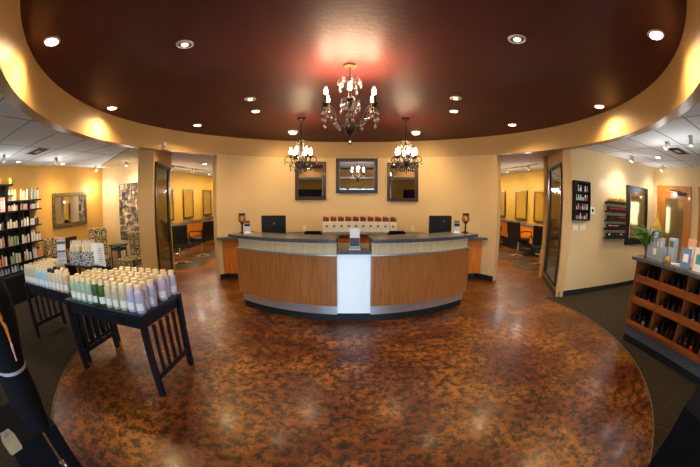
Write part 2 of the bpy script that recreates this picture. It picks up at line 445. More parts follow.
# returns: passage walls left and right of the desk wall (each with a big dark glazed panel)
def passage(sign, A, B, name, t=.13):
    A, B = Vector(A), Vector(B); u = (B-A).normalized(); nrm = Vector((u.y, -u.x)) if sign > 0 else Vector((-u.y, u.x))   # away from the passage
    P = [A, B, B+nrm*t, A+nrm*t]
    w = struct('wall_passage_'+name, MB().prism([tuple(p) for p in P], 0, ZT), M['tan'])
    ln = (B-A).length
    f0, f1 = .09, ln-.14
    zb, zt = .16, 2.30
    def pt(s_, d): q = A+u*s_-nrm*d; return (q.x, q.y)
    win = MB()
    for s0, s1, z0, z1 in ((f0, f0+.055, zb, zt), (f1-.16, f1, zb, zt), (f0, f1, zt-.06, zt), (f0, f1, zb, zb+.05)):
        win.prism([pt(s0, -.005), pt(s1, -.005), pt(s1, .03), pt(s0, .03)], z0, z1)
    fr = struct('window_1' if sign < 0 else 'window_2', win, M['black'])
    MB().prism([pt(f0+.03, -.004), pt(f1-.03, -.004), pt(f1-.03, .008), pt(f0+.03, .008)], zb+.02, zt-.02).build('pane', M['olive'], fr)
    struct('baseboard_passage_'+name, MB().prism([pt(-.02, 0), pt(ln, 0), pt(ln, .015), pt(-.02, .015)], 0, .10), M['blackbase'])
passage(1, (3.54, 4.17), (4.13, 5.43), 'right', .15)
passage(-1, (-3.25, 4.31), (-3.78, 5.66), 'left', .30)
# header over the two openings is the soffit ring; flank walls
struct('wall_right', MB().b2(3.70, XR+.1, 4.15, 4.29, 0, ZT), M['ivory'])
struct('baseboard_right', MB().b2(3.60, XR, 4.135, 4.15, 0, .10), M['blackbase'])
struct('wall_poster', MB().b2(-6.6, -4.04, 5.95, 6.08, 0, ZT), M['cream'])
def slab(p0, p1, t, z0, z1):
    p0, p1 = Vector(p0), Vector(p1); u = (p1-p0).normalized(); n = Vector((-u.y, u.x))
    return MB().prism([tuple(p0), tuple(p1), tuple(p1+n*t), tuple(p0+n*t)], z0, z1)
struct('wall_left', slab((-6.40, 6.0), (-7.21, YF), -.15, 0, ZT), M['mustard'])
# right outer wall with a door and a second opening beyond it
yd0, yd1 = 4.06, 2.95
struct('wall_outer_right', MB().b2(XR, XR+.14, yd0, 4.2, 0, ZT).b2(XR, XR+.14, yd1, yd0, 2.16, ZT).b2(XR, XR+.14, 2.72, yd1, 0, ZT).b2(XR, XR+.14, YF, 1.60, 0, ZT).b2(XR, XR+.14, 1.6, 2.72, 2.16, ZT), M['cream'])
for i, (a, b) in enumerate(((yd1, yd0), (1.60, 2.72))):
    d = MB()
    d.b2(XR-.03, XR+.1, a, a+.12, 0, 2.06).b2(XR-.03, XR+.1, b-.12, b, 0, 2.06).b2(XR-.03, XR+.1, a, b, 2.06, 2.20)
    d = struct('door_%d' % (i+1), d, M['doorwood'])
    lf = MB().b2(XR+.0, XR+.05, a+.12, a+.25, .01, 2.06).b2(XR, XR+.05, b-.25, b-.12, .01, 2.06).b2(XR, XR+.05, a+.25, b-.25, 1.93, 2.06).b2(XR, XR+.05, a+.25, b-.25, .01, .25).build('door_leaf', M['doorwood'], d)
    MB().b2(XR+.015, XR+.03, a+.26, b-.24, .24, 1.94).build('door_glass', M['doorglass'], lf)
    if i == 0:
        MB().b2(XR-.06, XR, a+.17, a+.42, 2.0, 2.07).bar((XR-.05, a+.3, 2.08), (XR-.12, a+.62, 2.10), .025, .02).build('door_closer', M['black'], lf)
        MB().tube([(XR-.02, b-.2, 1.0), (XR-.07, b-.2, 1.0), (XR-.07, b-.2, 1.25), (XR-.02, b-.2, 1.25)], .012).build('door_handle', M['chrome'], lf)
# front of the shop, behind the camera: a storefront with real daylight outside
WT = 2.08
fw = MB().b2(XL, XR+.1, YF-.12, YF, WT, 2.95).b2(XL, XR+.1, YF-.12, YF, 0, .30)
bays = [(-2.2, -.75), (-.75, .75), (.75, 2.2), (-7.0, -6.0), (5.9, 6.8)]
for a, b in ((XL, -7.0), (-6.0, -2.2), (2.2, 5.9), (6.8, XR+.1)): fw.b2(a, b, YF-.12, YF, .3, WT)
struct('wall_front', fw, M['mustard'])
for i, (a, b) in enumerate(bays):
    w = MB().b2(a, a+.05, YF-.09, YF-.02, .30, WT).b2(b-.05, b, YF-.09, YF-.02, .30, WT).b2(a, b, YF-.09, YF-.02, WT-.05, WT).b2(a, b, YF-.09, YF-.02, .30, .35)
    f = struct('window_%d' % (i+3), w, M['black'])
    MB().b2(a+.04, b-.04, YF-.06, YF-.05, .34, WT-.04).build('pane', M['pane'], f)
for x, lb in ((3.95, 'black wall shelving of bottles seen in the left mirror of the back wall'), (-3.8, 'black wall shelving of bottles seen in the right mirror of the back wall')):
    c = thing('wall_shelving', lb, 'shelf', (x, YF, 0), 0, 'shelving along the street wall')
    f = MB().b2(-.8, .8, .0, .03, .0, 2.05).b2(-.8, -.76, .03, .3, 0, 2.05).b2(.76, .8, .03, .3, 0, 2.05); f.build('carcass', M['black'], c)
    for k in range(5): MB().b2(-.76, .76, .03, .3, .35+k*.39, .38+k*.39).build('shelf', M['black'], c)

# salon beyond the openings
struct('wall_salon_left', MB().b2(-6.0, -5.86, 6.08, YB, 0, ZT), M['salonwall'])
struct('wall_salon_right', MB().b2(5.86, 6.0, 5.43, YB, 0, ZT), M['salonwall'])
struct('wall_salon_right_front', MB().b2(4.1, 6.0, 5.43, 5.55, 0, ZT), M['tan'])
struct('wall_salon_back', MB().b2(-6.0, 6.0, YB-.1, YB, 0, ZT), M['salonwall'])
sbk = MB()
for sg in (-1, 1):
    cv = [ell(PI/2-sg*(PI/2-.15)*i/40, .1) for i in range(41)]
    sbk.prism(cv+[(sg*6.0, 5.5), (sg*6.0, YB), (EX, YB)], ZT-.02, ZT+.05)
struct('ceiling_salon', sbk, M['tanceil'])

# ------------------------------------------------------------------ reception desk
DX, DY = .05, 6.72
def darc(r, a0, a1, n=24): return [(DX+r*math.sin(a0+(a1-a0)*i/n), DY-r*math.cos(a0+(a1-a0)*i/n)) for i in range(n+1)]
desk = thing('reception_desk', 'curved reception desk with wood-panelled wings and a white centre panel on the stained floor', 'reception desk', (DX, 4.0, 0))
def dpart(name, mb, mat, smooth=False):
    o = mb.build(name, mat, desk, smooth); o.matrix_parent_inverse = Matrix.Translation((-DX, -4.0, 0)); return o
A0, A1 = .073, .586
for sgn in (-1, 1):
    def seg(r0, r1, z0, z1, a0=A0, a1=A1): return MB().strip(darc(r0, sgn*a0, sgn*a1), darc(r1, sgn*a0, sgn*a1), z0, z1)
    dpart('wing_body', seg(2.74, 2.95, .10, 1.055), M['slate'], True)
    dpart('toe_kick', seg(2.74, 2.962, 0, .10, A0-.003), M['blackbase'], True)
    dpart('metal_kick', seg(2.95, 2.985, .10, .235), M['steel'], True)
    dpart('front_panel', seg(2.95, 3.04, .235, .885, A0-.002, A1+.005), M['deskwood'], True)
    dpart('metal_strip', seg(2.95, 3.05, .885, .902, A0-.002, A1+.006), M['steel'], True)
    dpart('upper_band', seg(2.95, 3.01, .902, 1.055), M['bandwood'], True)
    dpart('counter_top', seg(2.70, 3.15, 1.058, 1.102, A0-.004, A1+.020), M['slate'], True)
dpart('work_surface', MB().strip(darc(2.1, -.55, .55), darc(2.74, -.55, .55), .72, .76), M['slate'], True)
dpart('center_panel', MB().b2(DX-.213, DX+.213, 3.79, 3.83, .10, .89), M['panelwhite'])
dpart('center_body', MB().b2(DX-.2, DX+.2, 3.83, 3.99, 0.1, .89), M['slate'])
dpart('center_toe_kick', MB().b2(DX-.22, DX+.22, 3.775, 3.98, 0, .10), M['blackbase'])
dpart('center_counter', MB().b2(DX-.218, DX+.218, 3.75, 4.42, .893, .937, .004), M['slate'])

def return_counter(sgn):
    t = thing('return_counter', '%s orange wood return counter between the curved wall end and the desk wing' % ('left' if sgn < 0 else 'right'), 'counter', (EX+sgn*2.1, 5.8, 0), 0, 'return counters at the desk ends')
    def poly(yf, gap):
        pts = [(EX+sgn*1.52, yf), (EX+sgn*1.52, 5.86), (EX+sgn*1.87, 6.36)]
        t0, t1 = math.acos(1.92/EA), math.asin(min(1, (yf+.01-EY)/EB))
        for i in range(13):
            a = t0+(t1-t0)*i/12; p = (EX+sgn*(EA-gap)*math.cos(a), EY+(EB-gap)*math.sin(a)); pts.append(p)
        return [(x-EX-sgn*2.1, y-5.8) for x, y in pts]
    MB().prism(poly(5.58, .015), .815, .85).build('countertop', M['slate'], t)
    MB().prism(poly(5.68, .03), .12, .815).build('cabinet', M['cherry'], t)
    MB().prism(poly(5.78, .03), 0, .12).build('toe_kick', M['blackbase'], t)
return_counter(-1); return_counter(1)

T0, T1 = math.radians(57), math.radians(123)
bc = thing('back_counter', 'long curved back counter of orange wood under the three framed mirrors', 'counter', (EX, 6.5, 0))
def bpart(name, d0, d1, z0, z1, mat):
    o = MB().strip(arc(T0, T1, 40, -d1), arc(T0, T1, 40, -d0), z0, z1).build(name, mat, bc, True); o.matrix_parent_inverse = Matrix.Translation((-EX, -6.5, 0))
bpart('countertop', .015, .66, .79, .83, M['slate']); bpart('cabinet', .02, .60, .10, .79, M['cherry']); bpart('toe_kick', .03, .54, 0, .10, M['blackbase'])

# white gift bags with rust tissue on the back counter
bag = thing('gift_bag', '', 'gift bag', (0, 0, 0), 0, 'white gift bags on the back counter')
g = MB(); g.lathe([(.112, 0), (.116, .23)], (0, 0, 0), 4, 1, .62, PI/4, PI/4+2*PI); g.build('bag', M['bag'], bag)
g = MB()
for k in range(16):
    a = random.uniform(-.064, .064); h = random.uniform(.05, .15)
    g.lathe([(.016, .20), (.019, .22+h*.6), (.004, .22+h)], (a, random.uniform(-.03, .03), 0), 5)
g.build('tissue', M['rust'], bag)
MB().b2(-.025, .025, -.0765, -.0735, .11, .15).build('bag_print', M['bronze'], bag)
for k in range(10):
    x = -.555+k*.1735; t = math.acos((x-EX)/EA); p = ell(t, -.17)
    lab = 'white gift bag with rust tissue on the back counter, %s from the left' % ORD[k]
    if k == 0: bag.location = (p[0], p[1], .83); bag.rotation_euler = (0, 0, t-PI/2); bag['label'] = lab
    else: dup(bag, (p[0], p[1], .83), t-PI/2, lab)

# framed mirrors on the curved wall
def wall_mirror(x, w, z0, z1, label, outer, inner, fw_=.055):
    t = math.acos((x-EX)/EA); p = ell(t, -.035-(w*w/8/EB)); rz = math.atan2(EB*math.cos(t)*-1*-1, 0) if False else 0
    nx, ny = math.cos(t)/EA, math.sin(t)/EB; rz = math.atan2(-nx, ny)
    m = thing('wall_mirror', label, 'mirror', (p[0], p[1], z0), rz, 'framed mirrors over the back counter')
    h = z1-z0; f = MB()
    for (a, b, c, d) in ((-w/2, -w/2+fw_, 0, h), (w/2-fw_, w/2, 0, h), (-w/2+fw_, w/2-fw_, 0, fw_), (-w/2+fw_, w/2-fw_, h-fw_, h)): f.b2(a, b, -.022, .04, c, d, .006)
    f.build('frame', outer, m)
    i0 = fw_; f = MB()
    for (a, b, c, d) in ((-w/2+i0, -w/2+i0+.022, i0, h-i0), (w/2-i0-.022, w/2-i0, i0, h-i0), (-w/2+i0+.022, w/2-i0-.022, i0, i0+.022), (-w/2+i0+.022, w/2-i0-.022, h-i0-.022, h-i0)): f.b2(a, b, -.012, .03, c, d)
    f.build('inner_frame', inner, m)
    MB().b2(-w/2+i0+.02, w/2-i0-.02, -.004, .0, i0+.02, h-i0-.02).build('mirror_glass', M['mirror'], m)
    return m
wall_mirror(-.89, .70, 1.54, 2.40, 'upright dark wood mirror left of the three over the back counter', M['darkwood'], M['darkwood'])
wall_mirror(.155, .94, 1.69, 2.48, 'wide black framed mirror reflecting the big chandelier, centre of the back wall', M['black'], M['darkwood'], .065)
wall_mirror(1.18, .70, 1.51, 2.38, 'upright dark wood mirror right of the three, with a yellow reflection', M['darkwood'], M['darkwood'])

# outlets on the back wall
def wallplate(name, x, z, w, h, label, cat):
    t = math.acos((x-EX)/EA); p = ell(t, -.006); nx, ny = math.cos(t)/EA, math.sin(t)/EB
    o = thing(name, label, cat, (p[0], p[1], z), math.atan2(-nx, ny), 'outlets on the back wall')
    MB().box((0, 0, 0), (w, .012, h), bevel=.003).build('cover_plate', M['capwhite'], o)
    for dz in (-.022, .022): MB().box((0, -.008, dz), (.026, .006, .03)).build('socket', M['label'], o)
wallplate('wall_outlet', -1.02, .92, .08, .12, 'ivory wall outlet left of the gift bags above the back counter', 'outlet')
wallplate('wall_outlet', 1.40, .92, .08, .12, 'ivory wall outlet right of the gift bags above the back counter', 'outlet')

# monitors, office chairs
def monitor(x, rz, label):
    m = thing('computer_monitor', label, 'monitor', (x, 4.92, .762), rz, 'monitors on the desk')
    MB().lathe([(.11, 0), (.115, .006), (.09, .014), (.03, .02)], (0, 0, 0), 20, 1, .8).build('base', M['screenback'], m, True)
    MB().b2(-.03, .03, .0, .03, .015, .34).build('neck', M['screenback'], m)
    MB().box((0, -.0, .39), (.43, .035, .32), bevel=.012).build('screen_housing', M['screenback'], m)
    MB().box((0, .019, .40), (.40, .004, .30)).build('screen', M['black'], m)
    k = MB().lathe([(.018, 0), (.018, .002)], (0, 0, 0), 12).build('maker_mark', M['ink'], m)
    k.rotation_euler = (PI/2, 0, 0); k.location = (.02 if x < 0 else .06, -.018, .42 if x < 0 else .46)
monitor(-1.25, -.12, 'black monitor seen from behind on the left half of the desk')
monitor(1.49, .22, 'black monitor seen from behind on the right half of the desk')
def office_chair(x, rz, label):
    c = thing('office_chair', label, 'chair', (x, 5.45, 0), rz, 'office chairs behind the desk')
    b = MB()
    for k in range(5):
        a = 2*PI*k/5; b.bar((0, 0, .09), (.27*math.cos(a), .27*math.sin(a), .06), .04, .03); b.ball((.27*math.cos(a), .27*math.sin(a), .03), .03)
    b.build('star_base', M['black'], c)
    MB().tube([(0, 0, .08), (0, 0, .44)], .025).build('gas_column', M['chrome'], c)
    MB().box((0, 0, .47), (.46, .44, .08), bevel=.03).build('seat', M['softblack'], c)
    bk_ = MB(); P = []
    for j in range(7):
        z = .52+j*.075; w = .23*math.sqrt(max(.02, 1-((j-2.6)/4.2)**2))
        P.append((w, z))
    outline = [(-w, z) for w, z in P]+[(w, z) for w, z in P[::-1]]
    vs0 = [bk_.bm.verts.new((x_, .20+.04*(z-.5), z)) for x_, z in outline]; vs1 = [bk_.bm.verts.new((x_, .25+.04*(z-.5), z)) for x_, z in outline]
    bk_.bm.faces.new(vs0); bk_.bm.faces.new(vs1[::-1]); n = len(outline)
    for i in range(n): bk_.bm.faces.new((vs0[i], vs0[(i+1) % n], vs1[(i+1) % n], vs1[i]))
    bk_.build('backrest', M['softblack'], c)
    MB().bar((0, .22, .44), (0, .25, .6), .06, .02).build('back_bracket', M['black'], c)
office_chair(-.67, .1, 'black office chair back showing behind the left wing of the desk')
office_chair(.85, -.1, 'black office chair back showing behind the right wing of the desk')

# things standing on the high counters
def candle(x, y, label):
    c = thing('candle_holder', label, 'candle holder', (x, y, 1.102), 0, 'hurricane candle holders on the desk')
    MB().lathe([(.045, 0), (.045, .008), (.012, .02), (.009, .12), (.022, .14), (.04, .15)], (0, 0, 0), 14).build('stand', M['iron'], c, True)
    MB().lathe([(.030, .15), (.056, .165), (.060, .21), (.054, .255), (.050, .255), (.055, .21), (.051, .17), (.026, .153)], (0, 0, 0), 14).build('glass_globe', M['amberglass'], c, True)
    MB().lathe([(.050, .25), (.052, .285)], (0, 0, 0), 14).build('top_rim', M['iron'], c, True)
    MB().lathe([(.018, .152), (.018, .215)], (0, 0, 0), 10).build('candle', M['capwhite'], c)
candle(-1.57, 4.28, 'amber glass candle holder at the left end of the desk counter')
candle(1.71, 4.32, 'amber glass candle holder at the right end of the desk counter')
def card_stand(name, loc, w, h, label, cat, rz=0, group=None, tiers=((.0, 1., 'paper'),), base=True):
    c = thing(name, label, cat, loc, rz, group)
    if base: MB().b2(-w/2-.01, w/2+.01, -.035, .035, 0, .012, .003).build('stand_base', M['trimwhite'], c)
    MB().box((0, .012, h/2+.012), (w, .006, h), rx=-.08).build('backing_card', M['paper'], c)
    for z0, z1, mt in tiers:
        zc = (z0+z1)/2*h+.012
        MB().box((0, .012-.006+(zc-h/2)*.08, zc), (w*.96, .004, (z1-z0)*h*.98), rx=-.08).build('print_panel', M[mt], c)
    return c
card_stand('brochure_stand', (-1.47, 4.22, 1.102), .085, .17, 'small brochure stand with dark and blue cards beside the left candle', 'brochure stand', .1, None, ((.1, .48, 'powder'), (.5, .72, 'black'), (.74, 1., 'rust')))
card_stand('brochure_stand', (1.55, 4.26, 1.102), .085, .17, 'small brochure stand with dark and pale blue cards beside the right candle', 'brochure stand', -.1, None, ((.1, .45, 'powder'), (.47, .75, 'black'), (.77, 1., 'ink')))
card_stand('brochure_stand', (.06, 3.86, .937), .125, .26, 'white flyer stand with a dark photo on the low centre counter', 'brochure stand', 0, None, ((.10, .52, 'black'), (.54, .97, 'label'), (.0, .08, 'bluecard'), (.62, .72, 'pinkcard')))

# ------------------------------------------------------------------ chandeliers
def crystal_mesh():
    mb = MB(); mb.lathe([(.0, .0), (.010, -.012), (.014, -.03), (.008, -.046), (0, -.052)], (0, 0, 0), 6); mb.ball((0, 0, .012), .008, 6); mb.tube([(0, 0, .012), (0, 0, .03)], .0015, 4)
    return mb
def add_point(name, loc, watts, col, r=.03):
    l = bpy.data.lights.new(name, 'POINT'); l.energy = watts; l.color = col; l.shadow_soft_size = r
    o = bpy.data.objects.new(name, l); COL.objects.link(o); o.location = loc; return o
def big_chandelier(x, y):
    c = thing('chandelier', 'large central chandelier with six candle bulbs and hanging crystal drops', 'chandelier', (x, y, ZC))
    z = lambda w: w-ZC
    MB().lathe([(.065, 0), (.063, -.018), (.03, -.03), (.01, -.035)], (0, 0, 0), 20).build('canopy', M['bronze'], c, True)
    ch = MB()
    zz = -.035
    while zz > z(2.70): ch.lathe([(.003, zz), (.008, zz-.008), (.008, zz-.02), (.003, zz-.028)], (0, 0, 0), 6); zz -= .026
    ch.build('chain', M['iron'], c)
    MB().lathe([(.006, z(2.70)), (.045, z(2.68)), (.012, z(2.66)), (.010, z(2.52)), (.03, z(2.48)), (.014, z(2.44)), (.012, z(2.34)), (.035, z(2.29)), (.055, z(2.24)), (.04, z(2.19)), (.012, z(2.16)), (.004, z(2.13))], (0, 0, 0), 16).build('center_column', M['iron'], c, True)
    pts = []
    for k in range(6):
        a = -PI/2+k*PI/3; ca, sa = math.cos(a), math.sin(a); R = .245
        prof = [(.03, 2.25), (.09, 2.24), (.13, 2.29), (.17, 2.38), (.21, 2.415), (R, 2.40), (R+.02, 2.41)]
        arm = MB().tube([(r*ca, r*sa, z(h)) for r, h in prof], .008, 7)
        arm.tube([((R+.02)*ca, (R+.02)*sa, z(2.41)), ((R+.035)*ca, (R+.035)*sa, z(2.39)), ((R+.02)*ca, (R+.02)*sa, z(2.375))], .005, 6)
        ar = arm.build('arm', M['iron'], c, True)
        MB().lathe([(.008, z(2.40)), (.034, z(2.43)), (.03, z(2.436)), (.012, z(2.44))], (R*ca, R*sa, 0), 12).build('drip_pan', M['iron'], ar, True)
        MB().lathe([(.011, z(2.435)), (.011, z(2.515))], (R*ca, R*sa, 0), 8).build('candle_sleeve', M['iron'], ar)
        MB().lathe([(.009, z(2.515)), (.017, z(2.535)), (.015, z(2.56)), (.004, z(2.59)), (0, z(2.595))], (R*ca, R*sa, 0), 8).build('bulb', M['bulb'], ar)
        for dr, da, dz in ((R+.03, 0, 2.36), (R-.02, .14, 2.385), (R-.02, -.14, 2.385), (.155, .08, 2.31), (.12, -.12, 2.255)):
            pts.append((dr*math.cos(a+da), dr*math.sin(a+da), z(dz)))
        for dz in (2.30,): pts.append(((R+.032)*ca, (R+.032)*sa, z(dz)))
    for k in range(8):
        a = k*PI/4+.2; pts.append((.105*math.cos(a), .105*math.sin(a), z(2.685))); pts.append((.085*math.cos(a+.3), .085*math.sin(a+.3), z(2.47)))
        if k % 2: pts.append((.115*math.cos(a), .115*math.sin(a), z(2.64))); pts.append((.1*math.cos(a), .1*math.sin(a), z(2.42)))
    for k in range(8):
        a = k*PI/4+.2; ca, sa = math.cos(a), math.sin(a)
        MB().tube([(.01*ca, .01*sa, z(2.66)), (.06*ca, .06*sa, z(2.73)), (.105*ca, .105*sa, z(2.715))], .003, 5).build('crystal_branch', M['iron'], c)
        a += .3; ca, sa = math.cos(a), math.sin(a)
        MB().tube([(.01*ca, .01*sa, z(2.47)), (.05*ca, .05*sa, z(2.52)), (.085*ca, .085*sa, z(2.50))], .003, 5).build('crystal_branch', M['iron'], c)
    pts.append((0, 0, z(2.12)))
    first = None
    for p in pts:
        if first is None: first = crystal_mesh().build('crystal', M['crystal'], c); o = first
        else: o = first.copy(); COL.objects.link(o)
        o.location = p
    add_point('chandelier_glow', (x, y-.0, 2.66), 16, (1, .66, .42), .05)
    for k in range(6):
        a = -PI/2+k*PI/3
        add_point('chandelier_bulb_light', (x+.245*math.cos(a), y+.245*math.sin(a), 2.64), 6.5, (1, .68, .44), .02)
big_chandelier(0, 2.75)

sm = thing('small_chandelier', '', 'chandelier', (0, 0, ZC), 0, 'small iron chandeliers over the desk')
def build_small(c):
    z = lambda w: w-ZC
    MB().lathe([(.07, 0), (.068, -.015), (.035, -.045), (.01, -.055)], (0, 0, 0), 18).build('canopy', M['iron'], c, True)
    MB().tube([(0, 0, -.05), (0, 0, z(2.52))], .007, 8).ball((0, 0, z(2.51)), .022).build('rod', M['iron'], c, True)
    MB().lathe([(.01, z(2.52)), (.022, z(2.46)), (.012, z(2.40)), (.028, z(2.34)), (.014, z(2.28)), (.03, z(2.20)), (.05, z(2.16)), (.03, z(2.10)), (.008, z(2.06)), (.012, z(2.03)), (0, z(2.01))], (0, 0, 0), 14).build('center_column', M['iron'], c, True)
    first = None; pts = []
    for k in range(6):
        a = k*PI/3+.25; ca, sa = math.cos(a), math.sin(a); R = .155
        prof = [(.02, 2.16), (.08, 2.12), (.13, 2.15), (R, 2.21)]
        arm = MB().tube([(r*ca, r*sa, z(h)) for r, h in prof], .007, 6)
        curl = [(.13+.06*math.cos(th)+.06, 2.19+.05*math.sin(th)) for th in [PI+.4+i*5.2/12 for i in range(13)]]
        scr = MB().tube([(r*ca, r*sa, z(h)) for r, h in curl], .006, 6).build('scroll', M['iron'], c, True)
        top = [(.01, 2.46), (.05, 2.50), (.085, 2.485), (.095, 2.45), (.08, 2.44)]
        MB().tube([(r*ca, r*sa, z(h)) for r, h in top], .005, 6).build('scroll', M['iron'], c, True)
        low = [(.03, 2.10), (.10, 2.06), (.15, 2.10), (.14, 2.13)]
        MB().tube([(r*ca, r*sa, z(h)) for r, h in low], .005, 6).build('scroll', M['iron'], c, True)
        ar = arm.build('arm', M['iron'], c, True)
        MB().lathe([(.01, z(2.21)), (.036, z(2.235)), (.012, z(2.24)), (.012, z(2.27))], (R*ca, R*sa, 0), 10).build('cup', M['iron'], ar, True)
        MB().lathe([(.012, z(2.27)), (.024, z(2.292)), (.025, z(2.315)), (.012, z(2.36)), (0, z(2.385))], (R*ca, R*sa, 0), 10).build('bulb', M['shade'], ar, True)
        for r, h, da in ((.25, 2.155, 0), (.155, 2.06, 0), (.10, 2.05, .5), (.19, 2.12, .4), (.09, 2.42, 0), (.06, 2.24, .5)): pts.append((r*math.cos(a+da), r*math.sin(a+da), z(h)))
    pts.append((0, 0, z(2.02)))
    for p in pts:
        if first is None: first = crystal_mesh().build('crystal', M['crystal'], c); o = first
        else: o = first.copy(); COL.objects.link(o)
        o.location = p
build_small(sm)
sm.location = (-.765, 4.75, ZC); sm['label'] = 'small iron chandelier with bright bulbs hanging over the left wing of the desk'
dup(sm, (.875, 4.75, ZC), .3, 'small iron chandelier with bright bulbs hanging over the right wing of the desk')
for x in (-.765, .875): add_point('small_chandelier_light', (x, 4.75, 2.43), 26, (1, .68, .38), .04)

# ------------------------------------------------------------------ recessed lights in the dome
def spot(name, loc, tgt_, watts, ang, col, blend=.6, r=.03):
    l = bpy.data.lights.new(name, 'SPOT'); l.energy = watts; l.spot_size = ang; l.spot_blend = blend; l.color = col; l.shadow_soft_size = r
    o = bpy.data.objects.new(name, l); COL.objects.link(o); o.location = loc
    o.rotation_euler = (Vector(tgt_)-Vector(loc)).to_track_quat('-Z', 'Y').to_euler(); return o
def can_light(x, y, z, r, lit, label, group):
    c = thing('recessed_light', label, 'ceiling light', (x, y, z), 0, group)
    MB().lathe([(r*1.0, 0), (r*1.0, -.006), (r*.8, -.014), (r*.72, -.004), (r*.72, 0)], (0, 0, 0), 24).build('trim_ring', M['trimwhite'], c, True)
    if lit: MB().lathe([(r*.74, -.005), (r*.74, -.007)], (0, 0, 0), 20).build('lamp_face', M['can'], c)
    else:
        MB().lathe([(r*.74, -.003), (r*.74, -.006)], (0, 0, 0), 20).build('baffle', M['ink'], c)
        MB().ball((0, 0, -.006), r*.42, 12, 1, 1, .5).build('lamp', M['candim'], c, True)
side = lambda x: 'left' if x < 0 else 'right'
for x, y, nm in ((-2.15, 1.09, 'nearest'), (-3.03, 2.89, 'second'), (-2.53, 4.58, 'third'), (2.11, .96, 'nearest'), (3.09, 2.71, 'second'), (2.66, 4.46, 'third')):
    can_light(x, y, ZC, .085, True, '%s of the three lit round lights along the %s rim of the red ceiling' % (nm, side(x)), 'rim lights of the red ceiling')
    spot('rim_downlight', (x, y, ZC-.03), (x, y, 0), 78, 2.6, (1, .72, .38), .9, .05)
for x, y in ((-1.35, 4.18), (1.48, 4.13)):
    can_light(x, y, ZC, .07, True, 'lit round light in the red ceiling %s of the chandelier, over the desk front' % side(x), 'inner lit ceiling lights')
    spot('desk_downlight', (x, y, ZC-.03), (x*.9, y-.35, 0), 70, 1.5, (1, .80, .55), .8, .05)
for x, y, nm in ((-1.30, 1.95, 'nearer'), (-1.25, 3.61, 'farther'), (1.27, 1.86, 'nearer'), (1.31, 3.55, 'farther')):
    can_light(x, y, ZC, .078, False, '%s of two unlit eyeball lights in the red ceiling, %s of the chandelier' % (nm, side(x)), 'unlit eyeball ceiling lights')
for x, y in ((-1.08, 5.72), (1.25, 5.72)):
    c = thing('ceiling_lamp', 'small flush glass ceiling lamp above the back counter, %s side' % side(x), 'ceiling light', (x, y, ZC), 0, 'flush lamps above the back counter')
    MB().lathe([(.10, 0), (.10, -.012), (.085, -.02)], (0, 0, 0), 20).build('trim_ring', M['trimwhite'], c, True)
    MB().lathe([(.08, -.018), (.075, -.045), (.05, -.062), (0, -.068)], (0, 0, 0), 18).build('glass_bowl', M['candim'], c, True)
    spot('wall_washer', (x, y, ZC-.08), (x*1.02, 6.9, 1.2), 60, 2.4, (1, .74, .40), .9, .05)

# ------------------------------------------------------------------ side-room ceiling fittings
def track_head(x, y, aim, label, group, mat='spotlamp', w=0, col=(1, .76, .42), zt=ZT):
    c = thing('track_spotlight', label, 'spotlight', (x, y, zt), 0, group)
    MB().lathe([(.045, 0), (.045, -.02), (.012, -.025)], (0, 0, 0), 12).build('mount', M['trimwhite'], c)
    d = (Vector(aim)-Vector((x, y, zt-.12))).normalized(); p = Vector((0, 0, -.065))
    MB().tube([(0, 0, -.02), (0, 0, -.06)], .008, 6).build('stem', M['trimwhite'], c)
    MB().tube([p-d*.06, p-d*.04, p+d*.05], [.02, .034, .042], 12).build('head', M['trimwhite'], c, True)
    MB().tube([p+d*.051, p+d*.054], .036, 12).build('lamp_face', M[mat], c)
    if w:
        q = Vector((x, y, zt))+p+d*.075; spot('track_beam', q, q+d, w, 1.9, col, .9, .03)
        add_point('ceiling_fill', q+Vector((0, 0, -.42)), w*.30, (.96, .96, .96), .03)  # extra fill point hung below the head, added to brighten the ceiling
LT = [(-5.52, 2.2, (-6.6, 2.6, 1.4), 'left-hand ceiling spotlight nearest the bookcase'), (-5.52, 3.6, (-6.6, 4.6, 1.5), 'left-hand ceiling spotlight beyond the air vent'), (-6.15, 5.45, (-6.2, 5.9, 1.2), 'left-hand ceiling spotlight in the corner by the mirror wall'), (-5.03, 5.5, (-5.1, 5.95, 1.3), 'left-hand ceiling spotlight above the photo collage')]
for x, y, aim, lb in LT: track_head(x, y, aim, lb, 'spotlights in the left room', 'spotlamp', 28)
RT = [(5.18, 3.72, (5.1, 4.15, 1.5), 'right-hand ceiling spotlight above the small wall shelves'), (6.5, 3.66, (6.6, 4.15, 1.4), 'right-hand ceiling spotlight in the corner above the door'), (4.18, 1.73, (5.2, 2.6, 0), 'right-hand ceiling spotlight nearest the camera, tilted on its stem'), (4.35, 2.30, (4.4, 3.9, 1.5), 'right-hand ceiling spotlight beside the air vent')]
for x, y, aim, lb in RT: track_head(x, y, aim, lb, 'spotlights in the right room', 'spotlamp', 20, (1, .80, .52))
for x, y, lb in ((-6.1, 2.85, 'lit recessed light in the left tiled ceiling above the bookcase'), (-6.1, 4.22, 'lit recessed light in the left tiled ceiling near the framed mirror'), (5.52, 3.2, 'lit recessed light in the right tiled ceiling near the door')):
    can_light(x, y, ZT, .07, True, lb, 'recessed lights in the tiled ceilings')
    spot('side_downlight', (x, y, ZT-.03), (x, y, 0), 50, 2.2, (1, .76, .42), .8, .05)
